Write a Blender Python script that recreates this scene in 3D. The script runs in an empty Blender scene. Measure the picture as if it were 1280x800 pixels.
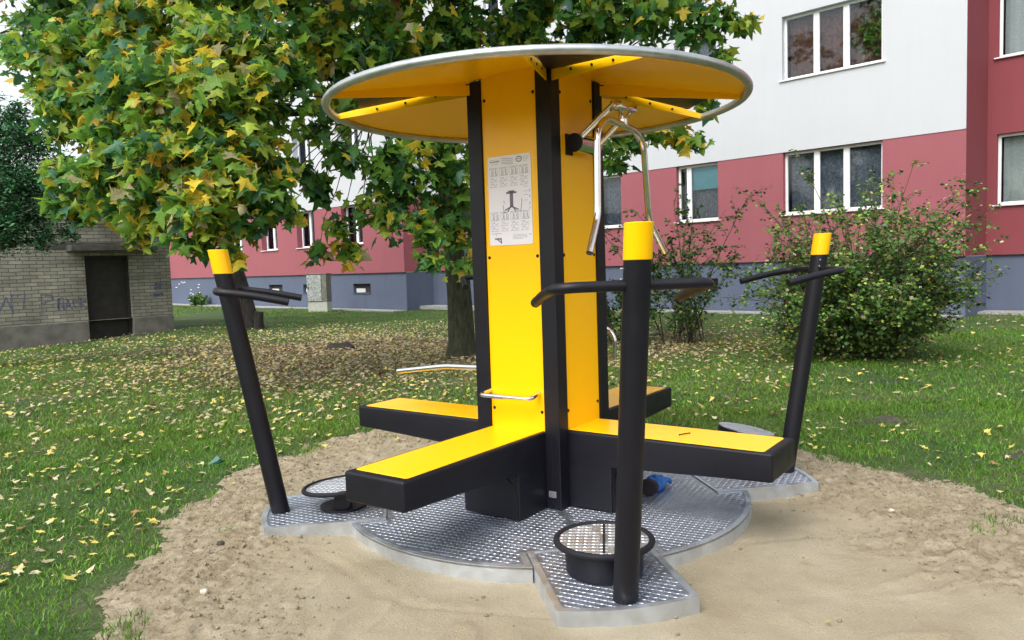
import bpy, bmesh, math, random
import numpy as np
from math import sin, cos, pi, radians, sqrt, atan2, hypot
from mathutils import Vector, Matrix

random.seed(7); rng = np.random.default_rng(11)
S = bpy.context.scene
COL = S.collection

# ------------------------------------------------------------------ camera
F_PX, PITCH, ROLL, CAM_H = 953.67, .0711, .0322, 1.30
cam = bpy.data.cameras.new("camera"); cam_o = bpy.data.objects.new("camera", cam); COL.objects.link(cam_o)
cam.sensor_width = 36; cam.lens = 36 * F_PX / 1280; cam.clip_start = .05; cam.clip_end = 900
fw = Vector((0, cos(PITCH), -sin(PITCH))); dn0 = Vector((0, -sin(PITCH), -cos(PITCH))); rt0 = Vector((1, 0, 0))
rt = rt0 * cos(ROLL) + dn0 * sin(ROLL); up = -(-rt0 * sin(ROLL) + dn0 * cos(ROLL))
m = Matrix((rt, up, -fw)).transposed().to_4x4(); m.translation = (0, 0, CAM_H)
cam_o.matrix_world = m; S.camera = cam_o
S.render.resolution_x, S.render.resolution_y = 1024, 640

# ------------------------------------------------------------------ world, sun, exposure
SUN_DIR = Vector((-.42, -.62, .95)).normalized()       # towards the sun
w = bpy.data.worlds.new("World"); S.world = w; w.use_nodes = True
nt = w.node_tree; nt.nodes.clear()
sky = nt.nodes.new('ShaderNodeTexSky'); sky.sky_type = 'NISHITA'; sky.sun_disc = False
sky.sun_elevation = math.asin(SUN_DIR.z); sky.sun_rotation = atan2(SUN_DIR.x, SUN_DIR.y)
sky.dust_density = 4.0; sky.air_density = 1.6; sky.ozone_density = 1.0
hs = nt.nodes.new('ShaderNodeHueSaturation'); hs.inputs['Saturation'].default_value = .42; hs.inputs['Value'].default_value = 1.0
bg = nt.nodes.new('ShaderNodeBackground'); bg.inputs['Strength'].default_value = .15
wo = nt.nodes.new('ShaderNodeOutputWorld')
nt.links.new(sky.outputs[0], hs.inputs['Color']); nt.links.new(hs.outputs[0], bg.inputs[0]); nt.links.new(bg.outputs[0], wo.inputs[0])
sl = bpy.data.lights.new("sun", 'SUN'); sl.energy = .7; sl.angle = radians(38); sl.color = (1, .95, .87)
so = bpy.data.objects.new("sun", sl); COL.objects.link(so); so.rotation_euler = (-SUN_DIR).to_track_quat('-Z', 'Y').to_euler()
S.view_settings.view_transform = 'Standard'; S.view_settings.look = 'None'
S.view_settings.exposure = 1.10; S.view_settings.gamma = 1

# ------------------------------------------------------------------ materials
def mat(name):
    m_ = bpy.data.materials.new(name); m_.use_nodes = True
    n = m_.node_tree; b = n.nodes['Principled BSDF']
    return m_, n, b
def N(n, t, **kw):
    x = n.nodes.new(t)
    for k, v in kw.items():
        if k in x.inputs: x.inputs[k].default_value = v
        else: setattr(x, k, v)
    return x
def ramp(n, src, stops):
    r = n.nodes.new('ShaderNodeValToRGB'); e = r.color_ramp.elements
    while len(e) < len(stops): e.new(.5)
    for q, (p, c) in zip(e, stops): q.position = p; q.color = (*c, 1) if len(c) == 3 else c
    n.links.new(src, r.inputs[0]); return r
def coords(n, scale=(1, 1, 1), kind='Object'):
    tc = n.nodes.new('ShaderNodeTexCoord'); mp = n.nodes.new('ShaderNodeMapping'); mp.inputs['Scale'].default_value = scale
    n.links.new(tc.outputs[kind], mp.inputs[0]); return mp.outputs[0]
def noise(n, vec, sc, det=4, rough=.55):
    x = n.nodes.new('ShaderNodeTexNoise'); x.inputs['Scale'].default_value = sc; x.inputs['Detail'].default_value = det
    x.inputs['Roughness'].default_value = rough; n.links.new(vec, x.inputs['Vector']); return x.outputs['Fac']
def bump(n, b, h, strength=.3, dist=.01):
    x = n.nodes.new('ShaderNodeBump'); x.inputs['Strength'].default_value = strength; x.inputs['Distance'].default_value = dist
    n.links.new(h, x.inputs['Height']); n.links.new(x.outputs[0], b.inputs['Normal'])
def simple(name, col, rough=.5, metal=0., var=.08, nsc=6., bmp=0., bsc=60., spec=.5, coat=0., rvar=0.):
    m_, n, b = mat(name); v = coords(n)
    c0 = tuple(max(0, c * (1 - var)) for c in col); c1 = tuple(min(1, c * (1 + var)) for c in col)
    r = ramp(n, noise(n, v, nsc), [(.3, c0), (.7, c1)]); n.links.new(r.outputs[0], b.inputs['Base Color'])
    b.inputs['Roughness'].default_value = rough; b.inputs['Metallic'].default_value = metal
    b.inputs['Specular IOR Level'].default_value = spec; b.inputs['Coat Weight'].default_value = coat; b.inputs['Coat Roughness'].default_value = .12
    if rvar:
        rr = ramp(n, noise(n, v, nsc * 2.3), [(.3, (rough - rvar,) * 3), (.7, (rough + rvar,) * 3)]); n.links.new(rr.outputs[0], b.inputs['Roughness'])
    if bmp: bump(n, b, noise(n, v, bsc), bmp, .004)
    return m_

M = {}
M['yellow'] = simple('yellow_powder_coat', (.96, .515, .001), .27, 0, .008, 3, 0, 300, .32, .0, 0)
M['black'] = simple('anthracite_powder_coat', (.0060, .0060, .0105), .46, 0, .15, 5, .06, 500, .30, 0, .06)
M['rubber'] = simple('dark_rubber_rim', (.009, .009, .013), .7, 0, .2, 9, .1, 200, .3)
M['chrome'] = simple('polished_steel', (.72, .70, .67), .13, 1, .03, 8, .02, 90, .5, 0, .04)
def galv(name, base, rough):
    m_, n, b = mat(name); v = coords(n)
    vo = N(n, 'ShaderNodeTexVoronoi', Scale=26.); n.links.new(v, vo.inputs['Vector'])
    mx = N(n, 'ShaderNodeMix', data_type='RGBA', blend_type='MULTIPLY'); mx.inputs[0].default_value = .35
    r = ramp(n, noise(n, v, 5, 6), [(.25, tuple(c * .72 for c in base)), (.75, tuple(min(1, c * 1.12) for c in base))])
    n.links.new(r.outputs[0], mx.inputs[6]); vr = ramp(n, vo.outputs['Distance'], [(.1, (.80, .80, .80)), (.7, (1, 1, 1))]); n.links.new(vr.outputs[0], mx.inputs[7]); n.links.new(mx.outputs[2], b.inputs['Base Color'])
    b.inputs['Metallic'].default_value = .85; b.inputs['Roughness'].default_value = rough
    rr = ramp(n, noise(n, v, 14, 5), [(.3, (rough - .12,) * 3), (.7, (rough + .14,) * 3)]); n.links.new(rr.outputs[0], b.inputs['Roughness'])
    bump(n, b, noise(n, v, 40), .12, .003); return m_
M['galv'] = galv('galvanised_steel', (.68, .73, .80), .40)
M['checker'] = galv('checker_plate_steel', (.42, .46, .54), .42)
M['treadplate'] = galv('stainless_tread_plate', (.60, .63, .68), .40)
M['rimtube'] = galv('brushed_rim_tube', (.55, .57, .57), .38)
M['signwhite'] = simple('sign_white', (.78, .76, .82), .35, 0, .03, 10)
M['signgrey'] = simple('sign_print_grey', (.16, .15, .18), .5)
M['signmid'] = simple('sign_print_light', (.36, .35, .40), .5)
M['signgreen'] = simple('sign_print_green', (.05, .12, .09), .5)
M['bluecloth'] = simple('blue_glove_fabric', (.03, .16, .52), .7, 0, .25, 30, .4, 120)
M['darkcuff'] = simple('dark_cuff', (.03, .02, .03), .8)
M['glassgreen'] = simple('green_plastic', (.015, .12, .085), .25, 0, .4, 40)
M['white_pvc'] = simple('white_pvc', (.78, .80, .82), .3, 0, .03, 5)
M['sillmetal'] = simple('sill_metal', (.72, .72, .73), .4, 0, .06, 5)
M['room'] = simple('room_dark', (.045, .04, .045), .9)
M['curtain_brown'] = simple('brown_curtain', (.20, .085, .06), .9, 0, .45, 14)
M['curtain_grey'] = simple('grey_net_curtain', (.62, .66, .60), .95, 0, .12, 30)
M['curtain_lace'] = simple('lace_curtain', (.20, .22, .26), .95, 0, .5, 22)
M['blind'] = simple('teal_blind', (.16, .50, .55), .8)
M['darkdoor'] = simple('dark_steel_door', (.016, .014, .014), .6, 0, .5, 6, .2, 20)
M['concrete'] = simple('old_concrete', (.15, .145, .13), .9, 0, .3, 4, .5, 30)
M['cabinet_door'] = simple('sticker_worn_cabinet', (.34, .37, .36), .6, 0, .62, 17, .1, 20)
M['cabinet_side'] = simple('cabinet_side', (.17, .18, .15), .7, 0, .3, 9)
M['darkcon'] = simple('dark_concrete', (.075, .072, .065), .9, 0, .4, 5, .5, 30)  # darker grey concrete, used for the shed's door canopy
M['palecon'] = simple('pale_concrete', (.48, .50, .44), .9, 0, .12, 9, .3, 60)
M['petal'] = simple('white_petal', (.8, .8, .82), .6)
M['hip'] = simple('red_rose_hip', (.35, .03, .02), .4)
M['graffiti'] = simple('blue_spray_paint', (.12, .13, .20), .85, 0, .5, 16)
M['soil'] = simple('dark_soil', (.045, .038, .032), .95, 0, .4, 14, .8, 60)
M['stone'] = simple('pale_stone', (.5, .46, .38), .85, 0, .15, 30, .3, 80)

def plaster(name, col, var=.05, streak=.07):
    m_, n, b = mat(name); v = coords(n)
    r = ramp(n, noise(n, v, .6, 5), [(.3, tuple(c * (1 - var) for c in col)), (.7, tuple(c * (1 + var) for c in col))])
    v2 = coords(n, (2.2, 2.2, .25)); r2 = ramp(n, noise(n, v2, 2.5, 5, .6), [(.35, (1 - streak,) * 3), (.6, (1, 1, 1))])
    mx = N(n, 'ShaderNodeMix', data_type='RGBA', blend_type='MULTIPLY'); mx.inputs[0].default_value = 1
    n.links.new(r.outputs[0], mx.inputs[6]); n.links.new(r2.outputs[0], mx.inputs[7]); n.links.new(mx.outputs[2], b.inputs['Base Color'])
    b.inputs['Roughness'].default_value = .88; b.inputs['Specular IOR Level'].default_value = .25
    bump(n, b, noise(n, v, 120, 3), .35, .004); return m_
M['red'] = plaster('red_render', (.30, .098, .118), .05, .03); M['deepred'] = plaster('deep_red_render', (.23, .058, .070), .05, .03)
M['white'] = plaster('white_render', (.50, .52, .56), .02, .02); M['plinth'] = plaster('blue_grey_render', (.105, .128, .19), .07, .06)

m_, n, b = mat('window_glass'); M['glass'] = m_
n.nodes.remove(b); gl = N(n, 'ShaderNodeBsdfGlossy', Roughness=.03); gl.inputs[0].default_value = (.9, .93, 1, 1)
tr = N(n, 'ShaderNodeBsdfTransparent'); tr.inputs[0].default_value = (.85, .88, .9, 1); fr = N(n, 'ShaderNodeFresnel', IOR=1.38)
mx = N(n, 'ShaderNodeMixShader'); n.links.new(fr.outputs[0], mx.inputs[0]); n.links.new(tr.outputs[0], mx.inputs[1]); n.links.new(gl.outputs[0], mx.inputs[2])
n.links.new(mx.outputs[0], n.nodes['Material Output'].inputs[0])

def leafmat(name, rough=.45, trans=.35, tint=(1, 1, 1)):
    m_, n, b = mat(name); at = N(n, 'ShaderNodeAttribute', attribute_name='col'); b.inputs['Roughness'].default_value = rough
    b.inputs['Specular IOR Level'].default_value = .35
    v = coords(n); sp = ramp(n, noise(n, v, 55, 3), [(.3, (.72, .72, .72)), (.65, (1.1, 1.1, 1.1))])
    mu = N(n, 'ShaderNodeMix', data_type='RGBA', blend_type='MULTIPLY'); mu.inputs[0].default_value = 1
    n.links.new(at.outputs['Color'], mu.inputs[6]); n.links.new(sp.outputs[0], mu.inputs[7])
    tl = N(n, 'ShaderNodeBsdfTranslucent'); n.links.new(mu.outputs[2], b.inputs['Base Color']); n.links.new(mu.outputs[2], tl.inputs[0])
    x = N(n, 'ShaderNodeMixShader'); x.inputs[0].default_value = trans
    n.links.new(b.outputs[0], x.inputs[1]); n.links.new(tl.outputs[0], x.inputs[2]); n.links.new(x.outputs[0], n.nodes['Material Output'].inputs[0]); return m_
M['leaf'] = leafmat('maple_leaf', .42, .5); M['smallleaf'] = leafmat('shrub_leaf', .5, .25); M['grass'] = leafmat('grass_blade', .5, .3); M['litter'] = leafmat('fallen_leaf', .7, .1)

def bark(name, a, b2):
    m_, n, b = mat(name); v = coords(n, (1, 1, .28))
    f = noise(n, v, 22, 7, .65); r = ramp(n, f, [(.3, a), (.65, b2)]); n.links.new(r.outputs[0], b.inputs['Base Color']); b.inputs['Roughness'].default_value = .95
    bump(n, b, f, 1., .03); return m_
M['bark'] = bark('mossy_bark', (.010, .011, .007), (.065, .07, .036)); M['bark_dark'] = bark('dark_bark', (.01, .009, .009), (.045, .038, .034))
M['twig'] = bark('twig_bark', (.035, .03, .02), (.10, .075, .05))

m_, n, b = mat('pale_brick'); M['brick'] = m_
tc = n.nodes.new('ShaderNodeTexCoord'); sx = n.nodes.new('ShaderNodeSeparateXYZ'); cb = n.nodes.new('ShaderNodeCombineXYZ')
n.links.new(tc.outputs['Object'], sx.inputs[0]); ad = N(n, 'ShaderNodeMath', operation='ADD'); n.links.new(sx.outputs[0], ad.inputs[0]); n.links.new(sx.outputs[1], ad.inputs[1])
n.links.new(ad.outputs[0], cb.inputs[0]); n.links.new(sx.outputs[2], cb.inputs[1])
nz = N(n, 'ShaderNodeTexNoise', Scale=3.); n.links.new(cb.outputs[0], nz.inputs['Vector'])
vm = N(n, 'ShaderNodeVectorMath', operation='SCALE'); vm.inputs['Scale'].default_value = .035; n.links.new(nz.outputs['Color'], vm.inputs[0])
va = N(n, 'ShaderNodeVectorMath', operation='ADD'); n.links.new(cb.outputs[0], va.inputs[0]); n.links.new(vm.outputs[0], va.inputs[1])
br = N(n, 'ShaderNodeTexBrick'); n.links.new(va.outputs[0], br.inputs['Vector'])
for k, v in dict(Scale=1., **{'Brick Width': .26, 'Row Height': .080, 'Mortar Size': .006, 'Mortar Smooth': .2, 'Bias': 0.}).items(): br.inputs[k].default_value = v
br.inputs['Color1'].default_value = (.33, .33, .28, 1); br.inputs['Color2'].default_value = (.22, .225, .20, 1); br.inputs['Mortar'].default_value = (.075, .075, .066, 1)
nn = noise(n, tc.outputs['Object'], 1.3, 6); rr = ramp(n, nn, [(.3, (.6, .58, .55)), (.7, (1.25, 1.2, 1.15))])
mu = N(n, 'ShaderNodeMix', data_type='RGBA', blend_type='MULTIPLY'); mu.inputs[0].default_value = 1
n.links.new(br.outputs['Color'], mu.inputs[6]); n.links.new(rr.outputs[0], mu.inputs[7]); n.links.new(mu.outputs[2], b.inputs['Base Color'])
b.inputs['Roughness'].default_value = .9; iv = N(n, 'ShaderNodeMath', operation='SUBTRACT'); iv.inputs[0].default_value = 1; n.links.new(br.outputs['Fac'], iv.inputs[1])
bump(n, b, iv.outputs[0], .8, .012)

m_, n, b = mat('lawn_soil_and_turf'); M['lawn'] = m_; v = coords(n)
r1 = ramp(n, noise(n, v, 1.1, 6), [(.3, (.022, .055, .010)), (.5, (.045, .095, .015)), (.72, (.11, .11, .05))])
r2 = ramp(n, noise(n, v, 30, 6, .7), [(.3, (.45, .45, .45)), (.7, (1.3, 1.3, 1.3))])
mu = N(n, 'ShaderNodeMix', data_type='RGBA', blend_type='MULTIPLY'); mu.inputs[0].default_value = 1
n.links.new(r1.outputs[0], mu.inputs[6]); n.links.new(r2.outputs[0], mu.inputs[7])
at = N(n, 'ShaderNodeAttribute', attribute_name='litter'); r3 = ramp(n, noise(n, v, 13, 5, .7), [(.35, (.09, .065, .035)), (.65, (.30, .22, .12))])
m2 = N(n, 'ShaderNodeMix', data_type='RGBA'); n.links.new(at.outputs['Fac'], m2.inputs[0]); n.links.new(mu.outputs[2], m2.inputs[6]); n.links.new(r3.outputs[0], m2.inputs[7])
n.links.new(m2.outputs[2], b.inputs['Base Color']); b.inputs['Roughness'].default_value = .95; bump(n, b, noise(n, v, 45, 5, .7), .9, .03)

m_, n, b = mat('dug_sand'); M['sand'] = m_; v = coords(n)
at = N(n, 'ShaderNodeAttribute', attribute_name='rough')
sm = ramp(n, noise(n, v, 2.2, 6), [(.3, (.36, .305, .205)), (.55, (.435, .38, .27)), (.75, (.49, .435, .325))])
rg = ramp(n, noise(n, v, 16, 6, .65), [(.3, (.23, .185, .115)), (.5, (.35, .295, .20)), (.7, (.46, .40, .30))])
m2 = N(n, 'ShaderNodeMix', data_type='RGBA'); n.links.new(at.outputs['Fac'], m2.inputs[0]); n.links.new(sm.outputs[0], m2.inputs[6]); n.links.new(rg.outputs[0], m2.inputs[7])
sp = ramp(n, noise(n, v, 260, 3, .8), [(.3, (.72, .72, .72)), (.65, (1.12, 1.12, 1.12))])
m3 = N(n, 'ShaderNodeMix', data_type='RGBA', blend_type='MULTIPLY'); m3.inputs[0].default_value = 1; n.links.new(m2.outputs[2], m3.inputs[6]); n.links.new(sp.outputs[0], m3.inputs[7])
n.links.new(m3.outputs[2], b.inputs['Base Color']); b.inputs['Roughness'].default_value = .95; b.inputs['Specular IOR Level'].default_value = .2
bump(n, b, noise(n, v, 95, 6, .78), .9, .016)
M['gravel'] = simple('pale_gravel', (.30, .30, .30), .9, 0, .55, 55, 1., 50)

# ------------------------------------------------------------------ mesh helpers
def link(o, parent=None):
    COL.objects.link(o)
    if parent is not None: o.parent = parent
    return o
def tag(o, label=None, cat=None, group=None, kind=None):
    for k, v in (('label', label), ('category', cat), ('group', group), ('kind', kind)):
        if v: o[k] = v
    return o
def empty(name, loc=(0, 0, 0), rz=0, parent=None):
    o = bpy.data.objects.new(name, None); link(o, parent); o.location = loc; o.rotation_euler = (0, 0, rz); o.empty_display_size = .1; return o
def copy_tree(o, parent=None):
    c = o.copy(); COL.objects.link(c); c.parent = parent
    for ch in list(o.children): copy_tree(ch, c)
    return c

class MB:
    def __init__(s): s.v = []; s.f = []; s.m = []; s.mi = 0
    def add(s, vs, fs):
        k = len(s.v); s.v += [tuple(p) for p in vs]; s.f += [tuple(i + k for i in f) for f in fs]; s.m += [s.mi] * len(fs)
    def box(s, x0, x1, y0, y1, z0, z1):
        s.add([(x, y, z) for z in (z0, z1) for y in (y0, y1) for x in (x0, x1)],
              [(0, 2, 3, 1), (4, 5, 7, 6), (0, 1, 5, 4), (2, 6, 7, 3), (0, 4, 6, 2), (1, 3, 7, 5)])
    def prism(s, poly, z0, z1):
        k = len(poly); zz0 = z0 if hasattr(z0, '__len__') else [z0] * k; zz1 = z1 if hasattr(z1, '__len__') else [z1] * k
        s.add([(x, y, z) for (x, y), z in zip(poly, zz0)] + [(x, y, z) for (x, y), z in zip(poly, zz1)],
              [tuple(range(k))[::-1], tuple(range(k, 2 * k))] + [(i, (i + 1) % k, k + (i + 1) % k, k + i) for i in range(k)])
    def tube(s, pts, r, seg=14, closed=False, caps=True, hollow=False):
        P = [Vector(p) for p in pts]; k = len(P); R = r if hasattr(r, '__len__') else [r] * k
        T = []
        for i in range(k):
            a = P[(i - 1) % k] if (closed or i > 0) else P[i]; b_ = P[(i + 1) % k] if (closed or i < k - 1) else P[i]
            T.append((b_ - a).normalized())
        ref = Vector((0, 0, 1)) if abs(T[0].z) < .9 else Vector((1, 0, 0)); n_ = T[0].cross(ref).normalized(); vs = []
        for i in range(k):
            n_ = (n_ - T[i] * n_.dot(T[i])).normalized(); b_ = T[i].cross(n_)
            vs += [P[i] + (n_ * cos(2 * pi * j / seg) + b_ * sin(2 * pi * j / seg)) * R[i] for j in range(seg)]
        fs = [(i * seg + j, i * seg + (j + 1) % seg, ((i + 1) % k) * seg + (j + 1) % seg, ((i + 1) % k) * seg + j) for i in range(k if closed else k - 1) for j in range(seg)]
        if caps and not closed: fs += [tuple(range(seg))[::-1], tuple(range((k - 1) * seg, k * seg))]
        s.add(vs, fs)
    def lathe(s, prof, seg=48, M4=None, cx=0, cy=0):
        k = len(prof); vs = []
        for r, z in prof: vs += [Vector((cx + r * cos(2 * pi * j / seg), cy + r * sin(2 * pi * j / seg), z)) for j in range(seg)]
        if M4: vs = [M4 @ v for v in vs]
        fs = [(i * seg + j, i * seg + (j + 1) % seg, (i + 1) * seg + (j + 1) % seg, (i + 1) * seg + j) for i in range(k - 1) for j in range(seg)]
        if prof[0][0] > 1e-6: fs.append(tuple(range(seg))[::-1])
        if prof[-1][0] > 1e-6: fs.append(tuple(range((k - 1) * seg, k * seg)))
        s.add(vs, fs)
    def build(s, name, mats, parent=None, smooth=None, bevel=0, bseg=2):
        me = bpy.data.meshes.new(name); me.from_pydata(s.v, [], s.f)
        for q in (mats if isinstance(mats, (list, tuple)) else [mats]): me.materials.append(q)
        if isinstance(mats, (list, tuple)): me.polygons.foreach_set('material_index', s.m)
        bm = bmesh.new(); bm.from_mesh(me)
        bmesh.ops.recalc_face_normals(bm, faces=bm.faces)
        if bevel: bmesh.ops.bevel(bm, geom=[e for e in bm.edges if len(e.link_faces) == 2 and e.calc_face_angle(0) > .6], offset=bevel, segments=bseg, affect='EDGES', profile=.6, clamp_overlap=True)
        bm.to_mesh(me); bm.free()
        if smooth is not None:
            me.polygons.foreach_set('use_smooth', [True] * len(me.polygons)); me.set_sharp_from_angle(angle=radians(smooth))
        o = bpy.data.objects.new(name, me); link(o, parent); return o

def fillet(pts, r, seg=6):
    P = [Vector(p) for p in pts]; out = [P[0]]
    for i in range(1, len(P) - 1):
        a = (P[i - 1] - P[i]); b_ = (P[i + 1] - P[i]); d = min(r, a.length * .49, b_.length * .49); A = P[i] + a.normalized() * d; B = P[i] + b_.normalized() * d
        for j in range(seg + 1):
            t = j / seg; out.append(A * (1 - t) ** 2 + P[i] * 2 * t * (1 - t) + B * t ** 2)
    out.append(P[-1]); return out

def np_mesh(name, verts, tris, material, parent=None, col=None, attrs=None, smooth=False, k=3):
    me = bpy.data.meshes.new(name); nv, nf = len(verts), len(tris)
    me.vertices.add(nv); me.vertices.foreach_set('co', np.asarray(verts, np.float32).ravel())
    me.loops.add(nf * k); me.loops.foreach_set('vertex_index', np.asarray(tris, np.int32).ravel())
    me.polygons.add(nf); me.polygons.foreach_set('loop_start', np.arange(nf, dtype=np.int32) * k)
    if smooth: me.polygons.foreach_set('use_smooth', np.ones(nf, bool))
    me.update(calc_edges=True); me.validate()
    if col is not None:
        a = me.color_attributes.new('col', 'FLOAT_COLOR', 'POINT'); c4 = np.ones((nv, 4), np.float32); c4[:, :3] = col; a.data.foreach_set('color', c4.ravel())
    for kx, vx in (attrs or {}).items():
        a = me.attributes.new(kx, 'FLOAT', 'POINT'); a.data.foreach_set('value', np.asarray(vx, np.float32))
    me.materials.append(material); o = bpy.data.objects.new(name, me); link(o, parent); return o

def vnoise(x, y, seed=0):
    xi = np.floor(x).astype(np.int64); yi = np.floor(y).astype(np.int64); fx = x - xi; fy = y - yi
    def h(a, b_):
        q = (a * 374761393 + b_ * 668265263 + seed * 1442695041) & 0xffffffff; q = ((q ^ (q >> 13)) * 1274126177) & 0xffffffff
        return ((q ^ (q >> 16)) & 0xffff) / 65535.
    u = fx * fx * (3 - 2 * fx); v_ = fy * fy * (3 - 2 * fy)
    return (h(xi, yi) * (1 - u) + h(xi + 1, yi) * u) * (1 - v_) + (h(xi, yi + 1) * (1 - u) + h(xi + 1, yi + 1) * u) * v_
def fbm(x, y, sc, octv=4, seed=0, gain=.5):
    t = 0; a = 1; s_ = 0
    for i in range(octv): t = t + a * (vnoise(x * sc * 2 ** i + 17.3 * i, y * sc * 2 ** i - 9.1 * i, seed + i) - .5); s_ += a; a *= gain
    return t / s_ * 2
def sstep(x, a, b_): t = np.clip((x - a) / (b_ - a), 0, 1); return t * t * (3 - 2 * t)

# ------------------------------------------------------------------ ground
SAND = np.array([(-1.50, 1.0), (-1.55, 2.2), (-1.62, 2.7), (-1.84, 3.26), (-1.86, 4.0), (-1.93, 4.78), (-1.68, 5.36), (-1.36, 5.95), (-.8, 6.2), (.2, 6.3), (1.2, 5.95), (1.93, 5.15), (2.1, 4.8), (2.36, 4.46), (2.48, 3.84), (2.75, 3.0), (2.9, 1.5), (2.2, -.5), (-1.2, -.5)])
def sand_sd(x, y):      # >0 inside the dug patch, metres from its ragged edge
    x = np.asarray(x, float); y = np.asarray(y, float); d = np.full(x.shape, 1e9); ins = np.zeros(x.shape, bool); n_ = len(SAND)
    for i in range(n_):
        a = SAND[i]; b_ = SAND[(i + 1) % n_]; e = b_ - a; t = np.clip(((x - a[0]) * e[0] + (y - a[1]) * e[1]) / (e @ e), 0, 1)
        d = np.minimum(d, np.hypot(x - a[0] - t * e[0], y - a[1] - t * e[1]))
        c = ((a[1] > y) != (b_[1] > y)); xx = a[0] + (y - a[1]) * (b_[0] - a[0]) / ((b_[1] - a[1]) if b_[1] != a[1] else 1e-9); ins ^= c & (x < xx)
    return np.where(ins, d, -d) + .26 * fbm(x, y, 1.5, 6, 5, .62)
def ground(x, y):
    x = np.asarray(x, float); y = np.asarray(y, float)
    g = .10 * sstep(y, 9, 16) * sstep(x, -2, 3) - .13 * np.exp(-((x + 10.5) ** 2 + (y - 16.2) ** 2) / 7) + .03 * fbm(x, y, .25, 3, 9) * sstep(np.hypot(x, y - 4), 3, 8)
    return g
def litter(x, y):
    a = np.exp(-(((x + 1.3) / 3.4) ** 2 + ((y - 11.2) / 2.6) ** 2)) * 1.25 + .45 * np.exp(-(((x + 3.6) / 2.6) ** 2 + ((y - 13.5) / 2.6) ** 2)) + .35 * np.exp(-(((x - 2.6) / 1.2) ** 2 + ((y - 11.2) / .9) ** 2))
    return np.clip(a + .5 * fbm(x, y, .9, 4, 31) * np.clip(a * 2, 0, 1), 0, 1)
def axis(*segs):
    o = []
    for a, b_, st in segs: o += list(np.arange(a, b_, st))
    return np.array(sorted(set(np.round(o, 4))))
gx = axis((-400, -60, 40), (-60, -14, 4), (-14, 14, .12), (14, 60, 4), (60, 401, 40)); gy = axis((-200, -40, 40), (-40, -4, 4), (-4, 22, .12), (22, 60, 2), (60, 641, 40))
X, Y = np.meshgrid(gx, gy); sd = sand_sd(X, Y); Z = ground(X, Y) - .06 * sstep(sd, .15, .5) + .012 * fbm(X, Y, 3, 3, 3)
nx, ny = len(gx), len(gy); idx = np.arange(nx * ny).reshape(ny, nx)
q = np.stack([idx[:-1, :-1], idx[:-1, 1:], idx[1:, 1:], idx[1:, :-1]], -1).reshape(-1, 4)
tag(np_mesh('ground', np.stack([X, Y, Z], -1).reshape(-1, 3), q, M['lawn'], attrs={'litter': (litter(X, Y) * .85).ravel()}, smooth=True, k=4), kind='structure')

gx = np.arange(-2.6, 3.5, .0125); gy = np.arange(.6, 6.9, .0125); X, Y = np.meshgrid(gx, gy); sd = sand_sd(X, Y)
rough = np.clip(sstep(sd, 1.0, .25) * .95 + sstep(fbm(X * .8 + Y * .3, Y * 1.3, 1.2, 5, 44, .6), -.02, .30) * .75 * sstep(np.hypot(X - .16, Y - 4.14), 1.15, 1.6), 0, 1)
trackw = sstep(np.abs(fbm(X * .6 + Y * .5, Y * 1.2, 1.3, 3, 52)), .10, 0.)
Z = .004 + .014 * np.exp(-((sd - .35) / .25) ** 2) * (1 + fbm(X, Y, 2, 3, 6)) + .009 * fbm(X, Y, 5.5, 3, 14) * sstep(np.hypot(X - .16, Y - 4.14), 1.1, 1.5) + .014 * fbm(X, Y, 1.7, 4, 7) + rough * (.022 * fbm(X, Y, 10, 5, 8, .75) + .026 * np.abs(fbm(X, Y, 30, 2, 12))) + .003 * fbm(X, Y, 18, 3, 10) - .006 * trackw - .05 * sstep(sd, .16, -.2)
Z -= .012 * sstep(np.hypot(X - .16, Y - 4.14), 1.7, 1.1)
for fx, fy, fa in ((1.55, 2.9, .3), (1.85, 3.25, .5), (1.3, 2.45, .2), (2.0, 2.6, -.4), (-.6, 2.75, 1.2), (-.95, 3.05, 1.0), (-.25, 2.5, 1.3), (1.75, 3.9, 1.1), (2.1, 4.1, 1.3), (-1.3, 3.9, .4), (1.1, 2.1, .1), (-.9, 5.4, .9), (.3, 2.15, 1.6), (1.65, 2.2, .7)):   # shoe prints
    u_ = (X - fx) * cos(fa) + (Y - fy) * sin(fa); v_ = -(X - fx) * sin(fa) + (Y - fy) * cos(fa); e_ = (u_ / .14) ** 2 + (v_ / .05) ** 2; Z += -.010 * np.exp(-e_ ** 2) + .006 * np.exp(-((np.sqrt(e_) - 1.35) / .28) ** 2) + .0018 * np.sin(u_ * 260) * (e_ < .8)
nx, ny = len(gx), len(gy); idx = np.arange(nx * ny).reshape(ny, nx)
q = np.stack([idx[:-1, :-1], idx[:-1, 1:], idx[1:, 1:], idx[1:, :-1]], -1).reshape(-1, 4); keep = (sd.ravel()[q] > -.2).any(1)
SZ = Z; SGX, SGY = gx, gy
def sand_z(x, y):
    i = np.clip(((np.asarray(y) - .6) / .0125).astype(int), 0, ny - 1); j = np.clip(((np.asarray(x) + 2.6) / .0125).astype(int), 0, nx - 1); return SZ[i, j]
sv = np.stack([X, Y, Z], -1).reshape(-1, 3); us = np.zeros(len(sv), bool); us[q[keep].ravel()] = True; re = np.cumsum(us) - 1
tag(np_mesh('sand_bed', sv[us], re[q[keep]], M['sand'], attrs={'rough': rough.ravel()[us]}, smooth=True, k=4), kind='structure')

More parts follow.
